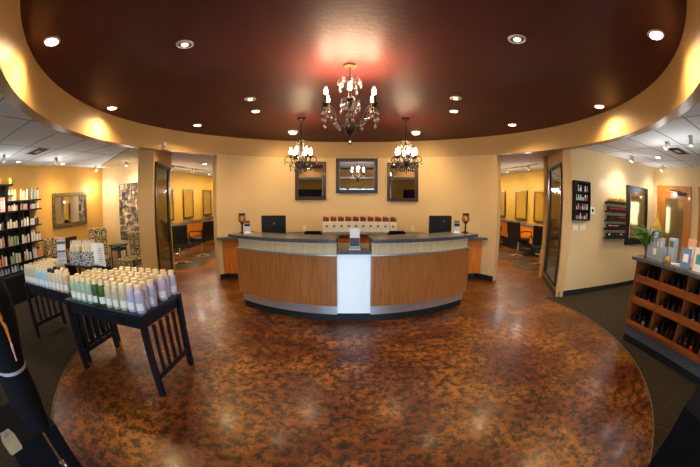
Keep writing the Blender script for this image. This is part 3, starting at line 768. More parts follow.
def vent(x, y, label):
    v = thing('ceiling_vent', label, 'vent', (x, y, ZT), 0, 'ceiling air vents')
    MB().b2(-.32, .32, -.16, -.13, -.012, 0).b2(-.32, .32, .13, .16, -.012, 0).b2(-.32, -.29, -.13, .13, -.012, 0).b2(.29, .32, -.13, .13, -.012, 0).build('vent_frame', M['trimwhite'], v)
    s = MB()
    for k in range(7): s.box((0, -.12+k*.04, -.006), (.58, .03, .004), rx=.6)
    s.build('louvers', M['ventmetal'], v)
    MB().b2(-.29, .29, -.13, .13, -.002, .0).build('vent_backing', M['black'], v)
    MB().b2(-.1, .1, -.05, .05, -.016, -.010).build('center_plate', M['trimwhite'], v)
vent(-5.0, 2.77, 'square air vent in the left tiled ceiling'); vent(5.06, 2.43, 'square air vent in the right tiled ceiling')
p = ell(PI-.29, -.02)
s = thing('motion_sensor', 'small tan sensor box where the soffit meets the left pillar', 'sensor', (p[0], p[1], 2.56), .3)
MB().box((0, 0, .0), (.06, .05, .12), bevel=.008, rz=.6).build('housing', M['trimwhite'], s); MB().box((.02, -.026, -.02), (.03, .01, .04), rz=.6).build('lens', M['ink'], s)

# ------------------------------------------------------------------ display tables with bottles
def display_table(x0, x1, y0, y1, label):
    t = thing('display_table', label, 'table', ((x0+x1)/2, (y0+y1)/2, 0), 0, 'slatted display tables')
    w, d, h = x1-x0, y1-y0, .76
    MB().b2(-w/2, w/2, -d/2, d/2, h-.03, h, .004).build('tabletop', M['navy'], t)
    MB().b2(-w/2+.05, w/2-.05, -d/2+.03, -d/2+.05, h-.13, h-.03).b2(-w/2+.05, w/2-.05, d/2-.05, d/2-.03, h-.13, h-.03).b2(-w/2+.04, -w/2+.06, -d/2+.05, d/2-.05, h-.13, h-.03).b2(w/2-.06, w/2-.04, -d/2+.05, d/2-.05, h-.13, h-.03).build('apron', M['navy'], t)
    for k in (-1, 1):
        dr = MB().b2(k*w/4-w*.2, k*w/4+w*.2, -d/2+.02, -d/2+.03, h-.12, h-.04, .003).build('drawer', M['navy'], t)
        MB().b2(k*w/4-.03, k*w/4+.03, -d/2+.012, -d/2+.022, h-.095, h-.055).build('drawer_pull', M['black'], dr)
    for sx in (-1, 1):
        for sy in (-1, 1):
            MB().b2(sx*(w/2-.025)-.025, sx*(w/2-.025)+.025, sy*(d/2-.025)-.025, sy*(d/2-.025)+.025, 0, h-.03).build('leg', M['navy'], t)
        xx = sx*(w/2-.025)
        MB().b2(xx-.014, xx+.014, -d/2+.05, d/2-.05, .15, .20).build('stretcher', M['navy'], t)
        for k in range(4):
            yy = -d/2+.05+(d-.1)*(k+1)/5; MB().b2(xx-.009, xx+.009, yy-.018, yy+.018, .20, h-.13).build('side_slat', M['navy'], t)
display_table(-2.72, -1.57, 1.76, 2.42, 'near blue-black display table with slatted ends, right of the pair, covered in bottles')
display_table(-4.10, -2.76, 1.90, 2.55, 'far blue-black display table with slatted ends, left of the pair, covered in bottles')
bot = thing('shampoo_bottle', '', 'bottle', (0, 0, 0), 0, 'bottles on the display tables')
MB().lathe([(.040, 0), (.0435, .006), (.0435, .158), (.041, .172), (.034, .182), (.030, .185)], (0, 0, 0), 14).build('bottle_body', stock((.6, .5, .35)), bot, True)
MB().lathe([(.031, .183), (.031, .216), (.029, .222)], (0, 0, 0), 12).build('cap', M['capwhite'], bot, True)
MB().lathe([(.0442, .025), (.0442, .085)], (0, 0, 0), 10, 1, 1, -PI/2-1.1, -PI/2+1.1, False).build('label', M['label'], bot, True)
first = [True]
def put_bottle(x, y, col, lab, cap=None):
    rz = random.uniform(-.3, .3); mats = {'bottle_body': stock(col)}
    if cap: mats['cap'] = cap
    return dup(bot, (x, y, .7605), rz, lab, None, mats)
def rowword(r, n): return 'front row' if r == 0 else ('back row' if r == n-1 else ORD[r]+' row back')
LAV, LAV2, BEI, GRN, GRN2, DKG, BLU, TAN, CRM = (.52, .48, .62), (.56, .48, .56), (.60, .54, .34), (.38, .52, .38), (.48, .54, .38), (.07, .13, .03), (.42, .62, .66), (.66, .51, .32), (.70, .60, .44)
nm = {LAV: 'lavender', LAV2: 'mauve', BEI: 'beige', GRN: 'green', GRN2: 'pale green', DKG: 'dark green', BLU: 'light blue', TAN: 'tan', CRM: 'cream'}
NC, NR = 11, 7
for r in range(NR):
    for c_ in range(NC):          # c_ counts from the right end
        if c_ == 0: col = LAV
        elif c_ == 1: col = LAV if r < 3 else LAV2
        elif c_ < 5: col = BEI if r else BEI
        elif c_ == 5: col = DKG
        elif c_ == 6: col = DKG if r < 1 else GRN2
        else: col = GRN if r < 3 else GRN2
        if c_ > 1 and r >= 5: col = CRM
        if c_ > 7 and r > 4: continue      # room for the riser
        x = -1.63-c_*.0965-(.02 if r % 2 else 0); y = 1.842+r*.088
        if c_ == 0 and r == 3: continue
        put_bottle(x, y, col, '%s bottle, near display table, %s, %s from right' % (nm[col], rowword(r, NR), ORD[c_]))
for r in range(6):
    for c_ in range(12):         # far table, counted from the left end
        col = TAN if c_ < 4 else (BLU if c_ < 8 else CRM)
        if c_ < 4 and r > 2: col = CRM
        if (c_ > 6 and r > 1) or (c_ in (5, 6) and r > 2): continue
        x = -4.04+c_*.0945; y = 1.957+r*.0925
        cap = None; lab = '%s bottle, far display table, %s, %s from left' % (nm[col], rowword(r, 6), ORD[c_])
        if c_ in (8, 9) and r < 2: cap = M['black']; lab = 'black-capped cream bottle, far display table, %s, %s from left' % (rowword(r, 6), ORD[c_])
        put_bottle(x, y, col, lab, cap)
# the prototype bottle itself stands on the far table
bot.location = (-2.905, 1.957, .7605); bot['label'] = 'tan bottle at the right end of the front row on the far display table'
riser = thing('display_riser', 'low black riser carrying the sign and boxes among the bottles', 'riser', (-2.99, 2.36, .76))
MB().b2(-.40, .40, -.07, .13, .185, .20, .003).build('riser_top', M['black'], riser)
for xx in (-.37, .37): MB().b2(xx-.015, xx+.015, -.06, .12, 0, .185).build('riser_leg', M['black'], riser)
card_stand('flyer_stand', (-3.50, 2.34, .762), .15, .50, 'tall flyer stand with two face photos, left among the bottles', 'sign', .5, None, ((.42, .47, 'pinkcard'), (.48, .62, 'powder'), (.63, .68, 'ink'), (.70, .82, 'label'), (.83, .90, 'ink'), (.92, .99, 'pinkcard')))
def tissue_box(x, y, label):
    c = thing('pattern_box', label, 'box', (x, y, .96), .35, 'patterned boxes of sample tubes')
    b = MB(); w, d, h, th = .19, .13, .16, .008
    b.b2(-w/2, w/2, -d/2, d/2, 0, th).b2(-w/2, w/2, -d/2, -d/2+th, th, h).b2(-w/2, w/2, d/2-th, d/2, th, h).b2(-w/2, -w/2+th, -d/2+th, d/2-th, th, h).b2(w/2-th, w/2, -d/2+th, d/2-th, th, h)
    b.build('box_walls', M['pattern'], c)
tissue_box(-3.14, 2.37, 'black and white patterned box of small bottles, left of the two')
tissue_box(-2.90, 2.40, 'black and white patterned box of small bottles, right of the two')
mini = thing('sample_bottle', '', 'bottle', (0, 0, 0), 0, 'small white bottles in the patterned boxes')
MB().lathe([(.018, 0), (.019, .19), (.015, .215), (.008, .225)], (0, 0, 0), 8).build('bottle_body', M['capwhite'], mini, True)
MB().lathe([(.010, .225), (.005, .275)], (0, 0, 0), 8).build('nozzle', M['bag'], mini)
k = 0
for bx, by, wd in ((-3.14, 2.37, 'left'), (-2.90, 2.40, 'right')):
    for i in range(4):
        for j in range(3):
            a = .35; lx, ly = -.063+i*.042, -.037+j*.037
            p = (bx+lx*math.cos(a)-ly*math.sin(a), by+lx*math.sin(a)+ly*math.cos(a), .9685)
            lab = 'small white bottle in the %s patterned box, %s row, %s from left' % (wd, ('front', 'middle', 'back')[j], ORD[i])
            if k == 0: mini.location = p; mini['label'] = lab
            else: dup(mini, p, None, lab)
            k += 1
sg = thing('acrylic_sign', 'white double-panel sign with small print standing behind the green bottles', 'sign', (-2.66, 2.20, .98), 0)
sg.location = (-2.70, 2.37, .9605)
MB().box((.06, 0, .13), (.16, .006, .25), rz=-.15).build('sign_panel', M['paper'], sg); MB().box((-.06, .03, .13), (.11, .006, .24), rz=.6).build('sign_panel', M['paper'], sg)
pr = MB()
for k in range(7): pr.box((.06, -.005, .20-k*.024), (.05+.02*(k % 3), .003, .006), rz=-.15)
pr.build('small_print', M['ink'], sg)
MB().b2(-.08, .10, -.03, .06, 0, .012).build('sign_stand', M['black'], sg)

# ------------------------------------------------------------------ bookcase on the left wall
bkx = thing('bookcase', 'tall black bookcase of hair products against the left wall', 'bookcase', (-6.42, 2.7, 0))
bx0, bx1 = -.26, .12          # depth range in local x (front at +.12)
MB().b2(-.26, .35, -1.3, .98, 0, .52, .006).build('cabinet_base', M['black'], bkx)
for i, (a, b) in enumerate(((-1.27, -.7), (-.68, -.12), (-.10, .42), (.44, .96))):
    d = MB().b2(.35, .362, a, b, .06, .49).build('cabinet_door', M['black'], bkx); MB().b2(.362, .375, (a+b)/2-.05, (a+b)/2+.05, .42, .435).build('handle', M['chrome'], d)
MB().b2(-.255, -.235, -1.3, .97, .52, 1.88).b2(-.255, -.235, -1.3, .15, 1.88, 2.2).build('back_panel', M['darkwood'], bkx)
SH = [.54, .70, 1.04, 1.37, 1.69]
for z in SH: MB().b2(bx0+.01, bx1, -1.3, .98, z-.025, z).build('shelf', M['black'], bkx)
MB().b2(bx0+.01, bx1, -.05, .98, 1.855, 1.88).build('shelf', M['black'], bkx)
MB().b2(bx0+.01, bx1, -1.3, .13, 2.175, 2.20).build('shelf', M['black'], bkx); MB().b2(bx0+.01, bx1, -1.3, .13, 1.965, 1.99).build('shelf', M['black'], bkx)
for y, zt in ((-1.29, 2.18), (-.07, 2.18), (.30, 1.86), (.62, 1.86)): MB().b2(bx0+.01, bx1-.03, y-.012, y+.012, .52, zt).build('upright', M['black'], bkx)
sb = thing('shelf_bottle', '', 'bottle', (0, 0, 0), 0, 'bottles on the bookcase shelves')
MB().lathe([(.030, 0), (.031, .105), (.027, .125), (.02, .132)], (0, 0, 0), 10).build('bottle_body', stock((.6, .5, .4)), sb, True)
MB().lathe([(.021, .131), (.020, .16)], (0, 0, 0), 8).build('cap', M['white'], sb)
PAL = [(.72, .66, .55), (.68, .58, .40), (.70, .30, .12), (.28, .34, .14), (.65, .62, .60), (.52, .40, .26), (.60, .36, .32), (.36, .46, .44), (.10, .08, .08)]
pn = ['white', 'cream', 'orange', 'olive', 'grey', 'brown', 'pink', 'grey-green', 'black']
shelves = [(1.88, .0, .95, 11, 1.35, [1, 1, 1, 0, 7, 0, 6], 'top'), (1.69, .0, .95, 13, .8, [0, 6, 0, 5, 1], 'second'), (1.37, -.55, .95, 18, 1., [0, 4, 8, 0, 1, 5], 'third'), (1.04, -.55, .95, 18, 1.25, [0, 4, 2, 5, 3, 0, 1], 'fourth'), (.70, -.55, .95, 18, 1.3, [0, 2, 4, 3, 1, 2, 0], 'fifth'), (.54, -.55, .3, 9, .75, [0, 7, 4, 0], 'lowest')]
firstb = True
for z, y0, y1, n, hs, cols, nmz in shelves:
    for i in range(n):
        y = 2.7+y0+.045+(y1-y0-.09)*i/(n-1)
        if min(abs(y-2.7-u) for u in (-.07, .30, .62)) < .034: continue
        ci = cols[(i//2) % len(cols)] if hs > .9 else random.choice(cols); x = -6.42+.05+random.uniform(-.02, .02)
        lab = '%s bottle on the %s shelf of the black bookcase, %s from right' % (pn[ci], nmz, (ORD+['fifteenth', 'sixteenth', 'seventeenth', 'eighteenth'])[n-1-i])
        if firstb: sb.location = (x, y, z); o = sb; o['label'] = lab; firstb = False; sb.scale = (1, 1, hs)
        else:
            o = dup(sb, (x, y, z), None, lab, None, {'bottle_body': stock(PAL[ci]), 'cap': random.choice([M['black'], M['black'], M['white'], M['capwhite'], stock(PAL[ci]), stock(PAL[ci])])})
            q = random.choice((1., 1.1, 1.2)); o.scale = (q, q, hs*random.choice((.85, 1, 1, 1.08)))
for y, z, lb in ((2.30, 1.04, 'bottom'), (2.52, 2.20, 'top')):
    if lb == 'top':
        for k, yy in enumerate((2.45, 2.76)):
            o = dup(sb, (-6.38, yy, 2.20), None, 'yellow jar on top of the black bookcase, %s of two' % ('left', 'right')[k], 'jars on top of the bookcase', {'bottle_body': stock((.72, .52, .12)), 'cap': stock((.72, .52, .12))}); o.scale = (1.3, 1.3, .8)
cart = thing('product_carton', '', 'box', (0, 0, 0), 0, 'pink cartons on the bookcase')
MB().b2(-.03, .03, -.03, .03, 0, .27, .003).build('carton', stock((.74, .5, .45)), cart); MB().b2(.0302, .032, -.022, .022, .05, .2).build('carton_print', M['label'], cart)
for k in range(4):
    lab = 'tall pink carton on the upper left shelf of the bookcase, %s from right' % ORD[k]; p = (-6.36, 2.58-k*.075, 1.69)
    if k == 0: cart.location = p; cart['label'] = lab
    else: dup(cart, p, None, lab)

# framed mirror, waiting chairs, side table and collage in the left room
def frame_thing(name, label, cat, loc, rz, w, h, fw_, outer, inner, innermat):
    m = thing(name, label, cat, loc, rz)
    f = MB()
    for (a, b, c, d) in ((-w/2, -w/2+fw_, 0, h), (w/2-fw_, w/2, 0, h), (-w/2+fw_, w/2-fw_, 0, fw_), (-w/2+fw_, w/2-fw_, h-fw_, h)): f.b2(a, b, -.025, .012, c, d, .006)
    f.build('frame', outer, m)
    if inner:
        f = MB(); i0 = fw_
        for (a, b, c, d) in ((-w/2+i0, -w/2+i0+.025, i0, h-i0), (w/2-i0-.025, w/2-i0, i0, h-i0), (-w/2+i0+.025, w/2-i0-.025, i0, i0+.025), (-w/2+i0+.025, w/2-i0-.025, h-i0-.025, h-i0)): f.b2(a, b, -.016, .01, c, d)
        f.build('inner_frame', inner, m)
    MB().b2(-w/2+fw_*.8, w/2-fw_*.8, -.008, .0, fw_*.8, h-fw_*.8).build('mirror_glass' if innermat is M['mirror'] else 'picture', innermat, m)
    return m
LW = lambda y: -6.40-(6.0-y)*.0942       # the left wall's face at depth y
frame_thing('wall_mirror', 'antique gold framed mirror on the mustard wall beyond the bookcase', 'mirror', (LW(4.76)+.02, 4.76, 1.21), PI/2-.094, 1.16, .78, .062, M['goldframe'], M['bronze'], M['mirror'])
po = thing('wall_picture', 'tall sepia photo collage panel on the wall beside the left pillar', 'picture', (-5.22, 5.934, .75))
MB().b2(-.45, .45, -.008, .01, 0, 1.35).build('collage_print', M['collage'], po); MB().b2(-.46, .46, .0, .014, -.01, 1.36).build('collage_backing', M['black'], po)
def slipper(x, y, rz, h, label, mat):
    c = thing('waiting_chair', label, 'chair', (x, y, .006), rz, 'damask waiting chairs')
    MB().box((0, -.02, .36), (.54, .52, .16), bevel=.04).build('seat', mat, c)
    b = MB(); b.box((0, .24, (.44+h)/2-.02), (.52, .10, h-.40), rx=.08, bevel=.035); b.build('backrest', mat, c)
    for sx in (-.22, .22):
        for sy in (-.22, .22): MB().bar((sx, sy, 0), (sx*.95, sy*.95, .29), .04, .04).build('leg', M['darkwood'], c)
slipper(-6.18, 4.02, 1.45, 1.02, 'damask waiting chair below the gold framed mirror, nearest the bookcase', M['damask'])
slipper(-5.86, 5.22, .9, 1.10, 'damask waiting chair in the far corner of the left room', M['damask'])
slipper(-4.78, 5.36, .0, .98, 'damask waiting chair in front of the photo collage beside the pillar', M['damask'])
dc = thing('wooden_chair', 'dark brown wooden chair between the two damask chairs under the mirror', 'chair', (-6.18, 4.60, .006), 1.45)
MB().box((0, 0, .44), (.44, .42, .04), bevel=.01).build('seat', M['darkwood'], dc); MB().box((0, .2, .84), (.42, .03, .26), rx=.05, bevel=.02).bar((-.19, .2, .45), (-.19, .2, .8), .04, .03).bar((.19, .2, .45), (.19, .2, .8), .04, .03).build('backrest', M['darkwood'], dc)
for sx in (-.19, .19):
    for sy in (-.18, .18): MB().bar((sx, sy, 0), (sx, sy, .42), .04, .04).build('leg', M['darkwood'], dc)
st = thing('side_table', 'small teal wooden side table beside the damask chair by the collage', 'table', (-5.30, 5.42, .006), .0)
MB().box((0, 0, .69), (.40, .34, .035), bevel=.005).build('tabletop', M['tealwood'], st)
for sx in (-.15, .15):
    for sy in (-.12, .12): MB().bar((sx*1.1, sy*1.1, 0), (sx, sy, .675), .035, .035).build('leg', M['tealwood'], st)
MB().box((0, 0, .60), (.32, .26, .06)).build('apron', M['tealwood'], st)

# ------------------------------------------------------------------ right wall
def wallthing(name, label, cat, x, z, group=None): return thing(name, label, cat, (x, 4.15, z), 0, group)
pc = wallthing('polish_case', 'black wall case of nail polish beside the thermostat on the right wall', 'display case', 3.95, 1.34)
f = MB()
for a, b, c, d in ((-.21, -.185, 0, .67), (.185, .21, 0, .67), (-.185, .185, 0, .025), (-.185, .185, .645, .67)): f.b2(a, b, -.09, 0, c, d)
f.b2(-.185, .185, -.012, -.001, .025, .645); f.build('case', M['black'], pc)
for k in range(1, 4): MB().b2(-.185, .185, -.08, -.012, .02+k*.155, .03+k*.155).build('shelf', M['black'], pc)
np_ = thing('nail_polish', '', 'nail polish', (0, 0, 0), 0, 'nail polish bottles in the wall case')
MB().lathe([(.017, 0), (.018, .05), (.009, .058)], (0, 0, 0), 8).build('bottle_body', M['pinkstock'], np_, True); MB().lathe([(.011, .058), (.009, .10)], (0, 0, 0), 8).build('cap', M['black'], np_)
cl = [(.75, .2, .2), (.7, .68, .7), (.25, .35, .6), (.8, .55, .5), (.6, .05, .1), (.72, .72, .76), (.3, .5, .6)]; cn = ['coral', 'white', 'blue', 'salmon', 'red', 'silver', 'turquoise']
firstp = True
for r in range(4):
    for k in range(6):
        if r == 3 and k in (0, 3): continue
        ci = random.randrange(7); p = (3.95-.15+k*.06, 4.10, 1.34+(.025 if r == 0 else .03+r*.155))
        lab = '%s nail polish in the black wall case, %s shelf from bottom, %s from left' % (cn[ci], ORD[r], ORD[k])
        if firstp: np_.location = p; np_['label'] = lab.replace(cn[ci], 'pink'); firstp = False
        else: dup(np_, p, None, lab, None, {'bottle_body': stock(cl[ci]), 'cap': random.choice([M['black'], M['white'], M['silver']])})
th = wallthing('thermostat', 'white thermostat with a dark screen on the right wall', 'thermostat', 4.29, 1.515)
MB().box((0, -.014, 0), (.15, .028, .125), bevel=.008).build('housing', M['white'], th); k = MB().lathe([(.028, -.0), (.028, .004)], (0, 0, 0), 14).build('screen', M['black'], th)
k.rotation_euler = (PI/2, 0, 0); k.location = (0, -.028, .005)
for x, wd in ((3.85, 'left'), (4.05, 'right')):
    s = wallthing('light_switch', '%s of two ivory switch plates under the nail polish case' % wd, 'light switch', x, 1.22, 'switch plates on the right wall')
    MB().box((0, -.004, 0), (.155, .008, .12), bevel=.003).build('cover_plate', M['capwhite'], s)
    for q in (-.045, 0, .045): MB().box((q, -.010, 0), (.012, .012, .03), rx=.3).build('toggle', M['label'], s)
for k, z in enumerate((1.05, 1.215, 1.375, 1.54, 1.70)):
    s = wallthing('wall_ledge', '%s of five black wall ledges beside the tall mirror' % ('lowest', 'second lowest', 'middle', 'second highest', 'top')[k], 'shelf', 5.07, z-.03, 'black ledges on the right wall')
    MB().b2(-.38, .38, -.11, 0, 0, .025).build('board', M['black'], s); MB().b2(-.38, .38, -.115, -.105, 0, .05).build('lip', M['black'], s)
    if k == 4:
        lf = thing('leaf_garland', 'gold leaf garland lying on the top wall ledge', 'decoration', (5.07, 4.09, z-.005), 0)
        g = MB()
        for i in range(60):
            a = random.uniform(-.33, .33); h = random.uniform(.03, .13)*(1-.3*abs(a)/.33); b = random.uniform(-.5, .5)
            g.ball((a, random.uniform(-.03, .04), h*.55+.012), .030, 6, .5+.5*random.random(), .35, 1)
        g.build('leaves', M['gold'], lf)
    else:
        n = 7
        for i in range(n):
            w = .075; x = 5.07-.28+i*.09; colr = ['redstock', 'pinkstock', 'black', 'redstock'][(k+(i > 3)) % 4] if k != 0 else ['white', 'black', 'black', 'redstock', 'black', 'pinkstock', 'black'][i]
            b_ = thing('polish_pack', '%s polish pack on the %s wall ledge, %s from left' % ({'redstock': 'red', 'pinkstock': 'pink', 'black': 'black', 'white': 'white'}[colr], ('lowest', 'second lowest', 'middle', 'second highest')[k], ORD[i]), 'box', (x, 4.09, z-.005), 0, 'polish packs on the wall ledges')
            MB().b2(-w/2, w/2, -.03, .03, 0, .085).build('pack', M['vinyl'], b_); MB().b2(-w*.4, w*.4, -.034, -.030, .045, .066).build('pack_label', M[colr], b_)
frame_thing('wall_mirror', 'tall black framed mirror on the right wall behind the potted grass', 'mirror', (5.96, 4.135, .88), 0, .96, 1.20, .12, M['black'], M['darkwood'], M['mirror'])

# ------------------------------------------------------------------ cubby display on the right
cb = thing('cubby_display', 'orange wood cubby display of dark polish bottles with a slate top', 'display cabinet', (3.35, 1.38, 0))
Y0, Y1, D = -.90, .88, .55
MB().b2(-.05, D+.03, Y0-.02, Y1+.06, 1.02, 1.062, .004).build('countertop', M['slate'], cb)
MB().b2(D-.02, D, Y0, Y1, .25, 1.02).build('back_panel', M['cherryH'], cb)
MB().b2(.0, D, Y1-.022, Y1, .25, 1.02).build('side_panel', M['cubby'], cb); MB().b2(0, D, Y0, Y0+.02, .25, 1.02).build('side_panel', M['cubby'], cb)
divs = [Y1-.011-.44*i for i in range(1, 4)]
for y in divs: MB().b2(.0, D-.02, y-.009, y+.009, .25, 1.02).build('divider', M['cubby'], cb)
MB().b2(.03, D, Y0, Y1, .10, .235).build('plinth_panel', M['slate'], cb)
MB().b2(.06, D, Y0, Y1, 0, .10).build('toe_kick', M['blackbase'], cb)
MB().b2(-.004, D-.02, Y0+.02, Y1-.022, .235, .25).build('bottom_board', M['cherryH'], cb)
edges = [Y1-.022]+divs+[Y0+.02]
zs = [.255, .52, .775]
for i in range(4):
    a, b = edges[i+1]+.009, edges[i]-.009
    for k, z in enumerate(zs):
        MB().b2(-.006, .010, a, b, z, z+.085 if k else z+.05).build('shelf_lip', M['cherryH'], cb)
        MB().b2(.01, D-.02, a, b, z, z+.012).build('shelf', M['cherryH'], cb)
pb = thing('polish_bottle', '', 'nail polish', (0, 0, 0), 0, 'dark polish bottles in the cubbies')
MB().lathe([(.023, 0), (.025, .06), (.012, .075)], (0, 0, 0), 8).build('bottle_body', M['vinyl'], pb, True); MB().lathe([(.014, .074), (.011, .135)], (0, 0, 0), 8).build('cap', M['black'], pb)
firstp = True
for i in range(4):
    a, b = edges[i+1]+.009, edges[i]-.009
    for k, z in enumerate(zs):
        for r in range(2):
            for j in range(4):
                y = 1.38+a+(b-a)*(j+.7-.3*r)/4.4; x = 3.35+.07+r*.13
                if r == 1 and j == 3 and k == 2: continue
                bc_ = [M['vinyl'], M['black'], M['vinyl'], M['ink'], M['black'], M['redstock'], M['vinyl']][(j*3+i+k*2+r) % 7]
                lab = 'dark polish bottle, %s cubby column from left, %s shelf, %s row, %s from right' % (ORD[i], ('bottom', 'middle', 'top')[k], ('front', 'back')[r], ORD[j])
                p = (x, y, z+.012)
                if firstp: pb.location = p; pb['label'] = lab; firstp = False
                else: dup(pb, p, None, lab, None, {'bottle_body': bc_})
# on its slate top
ZT_ = 1.062
pt = thing('potted_grass', 'spiky green grass in a small dark pot at the left end of the slate top', 'plant', (3.56, 2.22, ZT_))
MB().lathe([(.04, 0), (.055, .10), (.058, .11), (.048, .11), (.045, .09)], (0, 0, 0), 14).build('pot', M['ink'], pt, True)
g = MB()
for i in range(150):
    a = random.uniform(0, 2*PI); L_ = random.uniform(.18, .38); s_ = random.uniform(.06, .30)
    p0 = Vector((.03*math.cos(a), .03*math.sin(a), .09)); p1 = p0+Vector((s_*.45*math.cos(a), s_*.45*math.sin(a), L_*.6)); p2 = p0+Vector((s_*math.cos(a), s_*math.sin(a), L_*(.9-.9*s_)))
    g.tube([p0, p1, p2], [.005, .008, .001], 4, False)
g.build('grass_blades', M['green'], pt)
bx = thing('tube_box', 'blue-grey open box holding pale tubes on the slate top', 'box', (3.50, 2.02, ZT_), -.15)
f = MB(); w, d, h = .11, .30, .16
f.b2(-w/2, w/2, -d/2, d/2, 0, .008).b2(-w/2, -w/2+.008, -d/2, d/2, .008, h).b2(w/2-.008, w/2, -d/2, d/2, .008, h).b2(-w/2+.008, w/2-.008, -d/2, -d/2+.008, .008, h).b2(-w/2+.008, w/2-.008, d/2-.008, d/2, .008, h)
f.build('box_walls', M['greybox'], bx); MB().b2(-w/2-.002, -w/2, -.03, .03, .06, .13).build('box_label', M['label'], bx)
tb = thing('carton_tube', '', 'carton', (0, 0, 0), 0, 'pale blue cartons in the box')
MB().b2(-.026, .026, -.026, .026, 0, .26, .003).build('carton', M['powder'], tb); MB().b2(-.0275, -.0262, -.016, .016, .12, .22).build('carton_print', M['label'], tb)
for k, (dy, s_) in enumerate(((.115, 1.30), (.045, 1.15), (-.025, .9), (-.095, .95))):
    p = (3.50+.15*dy, 2.02+dy, ZT_+.0085); lab = 'pale blue carton standing in the blue-grey box, %s from left' % ORD[k]
    if k == 0: tb.location = p; tb.rotation_euler = (0, 0, -.15); tb['label'] = lab; o = tb
    else: o = dup(tb, p, -.15, lab)
    o.scale = (1, 1, s_)
cbx = thing('display_carton', 'tall powder-blue carton standing right of the blue-grey box', 'carton', (3.60, 1.80, ZT_), -.2)
MB().b2(-.05, .05, -.055, .055, 0, .27, .004).build('carton', M['powder'], cbx); MB().b2(-.052, -.0505, -.04, .04, .17, .24).build('carton_print', M['ink'], cbx)
vs = thing('yellow_vase', 'tall yellow glass bottle vase behind the pale cartons', 'vase', (3.74, 2.20, ZT_))
MB().lathe([(.04, 0), (.05, .08), (.062, .26), (.075, .34), (.055, .41), (.026, .45), (.022, .49), (.03, .52)], (0, 0, 0), 16).build('vase_body', M['yellowvase'], vs, True); MB().lathe([(.031, .518), (.03, .532)], (0, 0, 0), 14).build('vase_rim', M['gold'], vs)
gb = thing('gold_ornament', 'small round gold ball ornament on the slate top', 'ornament', (3.39, 1.76, ZT_))
MB().ball((0, 0, .042), .042, 14).build('ball', M['gold'], gb, True); MB().lathe([(.02, 0), (.024, .008)], (0, 0, 0), 12).build('ball_base', M['white'], gb)
pp = thing('paper_stack', 'loose white flyers lying on the slate top', 'papers', (3.50, 1.64, ZT_), .3)
for k in range(3): MB().box((0, .01*k, .003+.005*k), (.11, .17, .004), rz=.12*k).build('sheet', M['paper'], pp)
MB().box((0, -.03, .0165), (.05, .04, .003), rz=.24).build('gold_seal', M['gold'], pp)
def panelcard(loc, rz, w, h, mat, label, printmat='label'):
    c = thing('easel_card', label, 'card', loc, rz)
    MB().box((0, 0, h/2), (.008, w, h), ry=.12).build('card_face', M[mat], c); MB().box((-.0065, 0, h*.52), (.003, w*.55, h*.4), ry=.12).build('card_print', M[printmat], c)
    MB().bar((.05, 0, 0.004), (.015, 0, h*.75), .03, .004).build('easel_leg', M['paper'], c)
panelcard((3.42, 1.49, ZT_), 0, .15, .21, 'bluecard', 'blue framed card on an easel on the slate top')
panelcard((3.62, 1.50, ZT_), 0, .14, .30, 'pinkcard', 'salmon card standing behind the blue framed card')
panelcard((3.45, 1.30, ZT_), 0, .15, .24, 'paper', 'white printed card standing right of the blue framed card', 'tealcard')
panelcard((3.66, 1.32, ZT_), 0, .15, .40, 'powder', 'tall pale card standing behind the white printed card')

# ------------------------------------------------------------------ dress form and dark plinths at the front
QX, QY = -1.515, .448
mq = thing('dress_form', 'black-clothed slim dress form with a silver belt above a black plinth', 'dress form', (QX, QY, 0), .3)
MB().lathe([(.0, .61), (.086, .61), (.094, .635), (.120, .78), (.122, .85), (.112, .955), (.124, 1.02), (.150, 1.13), (.158, 1.20), (.146, 1.27), (.12, 1.34), (.06, 1.39), (.042, 1.43), (.040, 1.49), (0, 1.495)], (0, 0, 0), 28, 1, .85).build('torso', M['softblack'], mq, True)
MB().lathe([(.1155, .948), (.115, .956), (.1155, .964)], (0, 0, 0), 28, 1, .85).build('belt', M['silver'], mq, True)
MB().tube([(0, 0, .02), (0, 0, .615)], .011, 10).build('pole', M['chrome'], mq, True)
MB().lathe([(.026, .575), (.026, .608)], (.0, 0, 0), 14).build('pole_collar', M['white'], mq, True)
MB().lathe([(.022, .30), (.022, .34)], (0, 0, 0), 14).ball((.024, -.0, .32), .012).build('height_clamp', M['chrome'], mq, True)
MB().lathe([(.10, .006), (.10, .016), (.03, .035), (.0, .036)], (0, 0, 0), 24).build('floor_base', M['black'], mq, True)
sf = thing('cord_lanyard', 'orange and gold cords with a pale tassel draped on the dress form', 'necklace', (QX, QY, 0), .3)
for i, (mt, dy) in enumerate((('orange', -.014), ('yellow', .0), ('orange', .014))):
    MB().tube([(.035, -.050+dy, 1.415), (.080, -.075+dy, 1.37), (.120, -.074+dy, 1.31), (.140, -.060+dy*.8, 1.24), (.150, -.04+dy*.5, 1.17), (.140, -.03+dy*.3, 1.11)], .0035, 6).build('cord', M[mt], sf)
MB().tube([(.140, -.03, 1.115), (.144, -.034, 1.09), (.142, -.036, 1.02)], [.003, .008, .005], 8).build('tassel', M['pinkstock'], sf)
tg = thing('swing_tag', 'beige rounded swing tag on a cord hanging below the dress form', 'tag', (-1.485, .195, .66))
o = MB(); pts = [(-.045, -.055), (.045, -.055), (.055, -.045), (.055, .02), (.035, .055), (-.035, .055), (-.055, .02), (-.055, -.045)]
va = [o.bm.verts.new((x_, -.003, z_)) for x_, z_ in pts]; vb = [o.bm.verts.new((x_, .003, z_)) for x_, z_ in pts]; n = len(pts)
o.bm.faces.new(va); o.bm.faces.new(vb[::-1])
for i in range(n): o.bm.faces.new((va[i], va[(i+1) % n], vb[(i+1) % n], vb[i]))
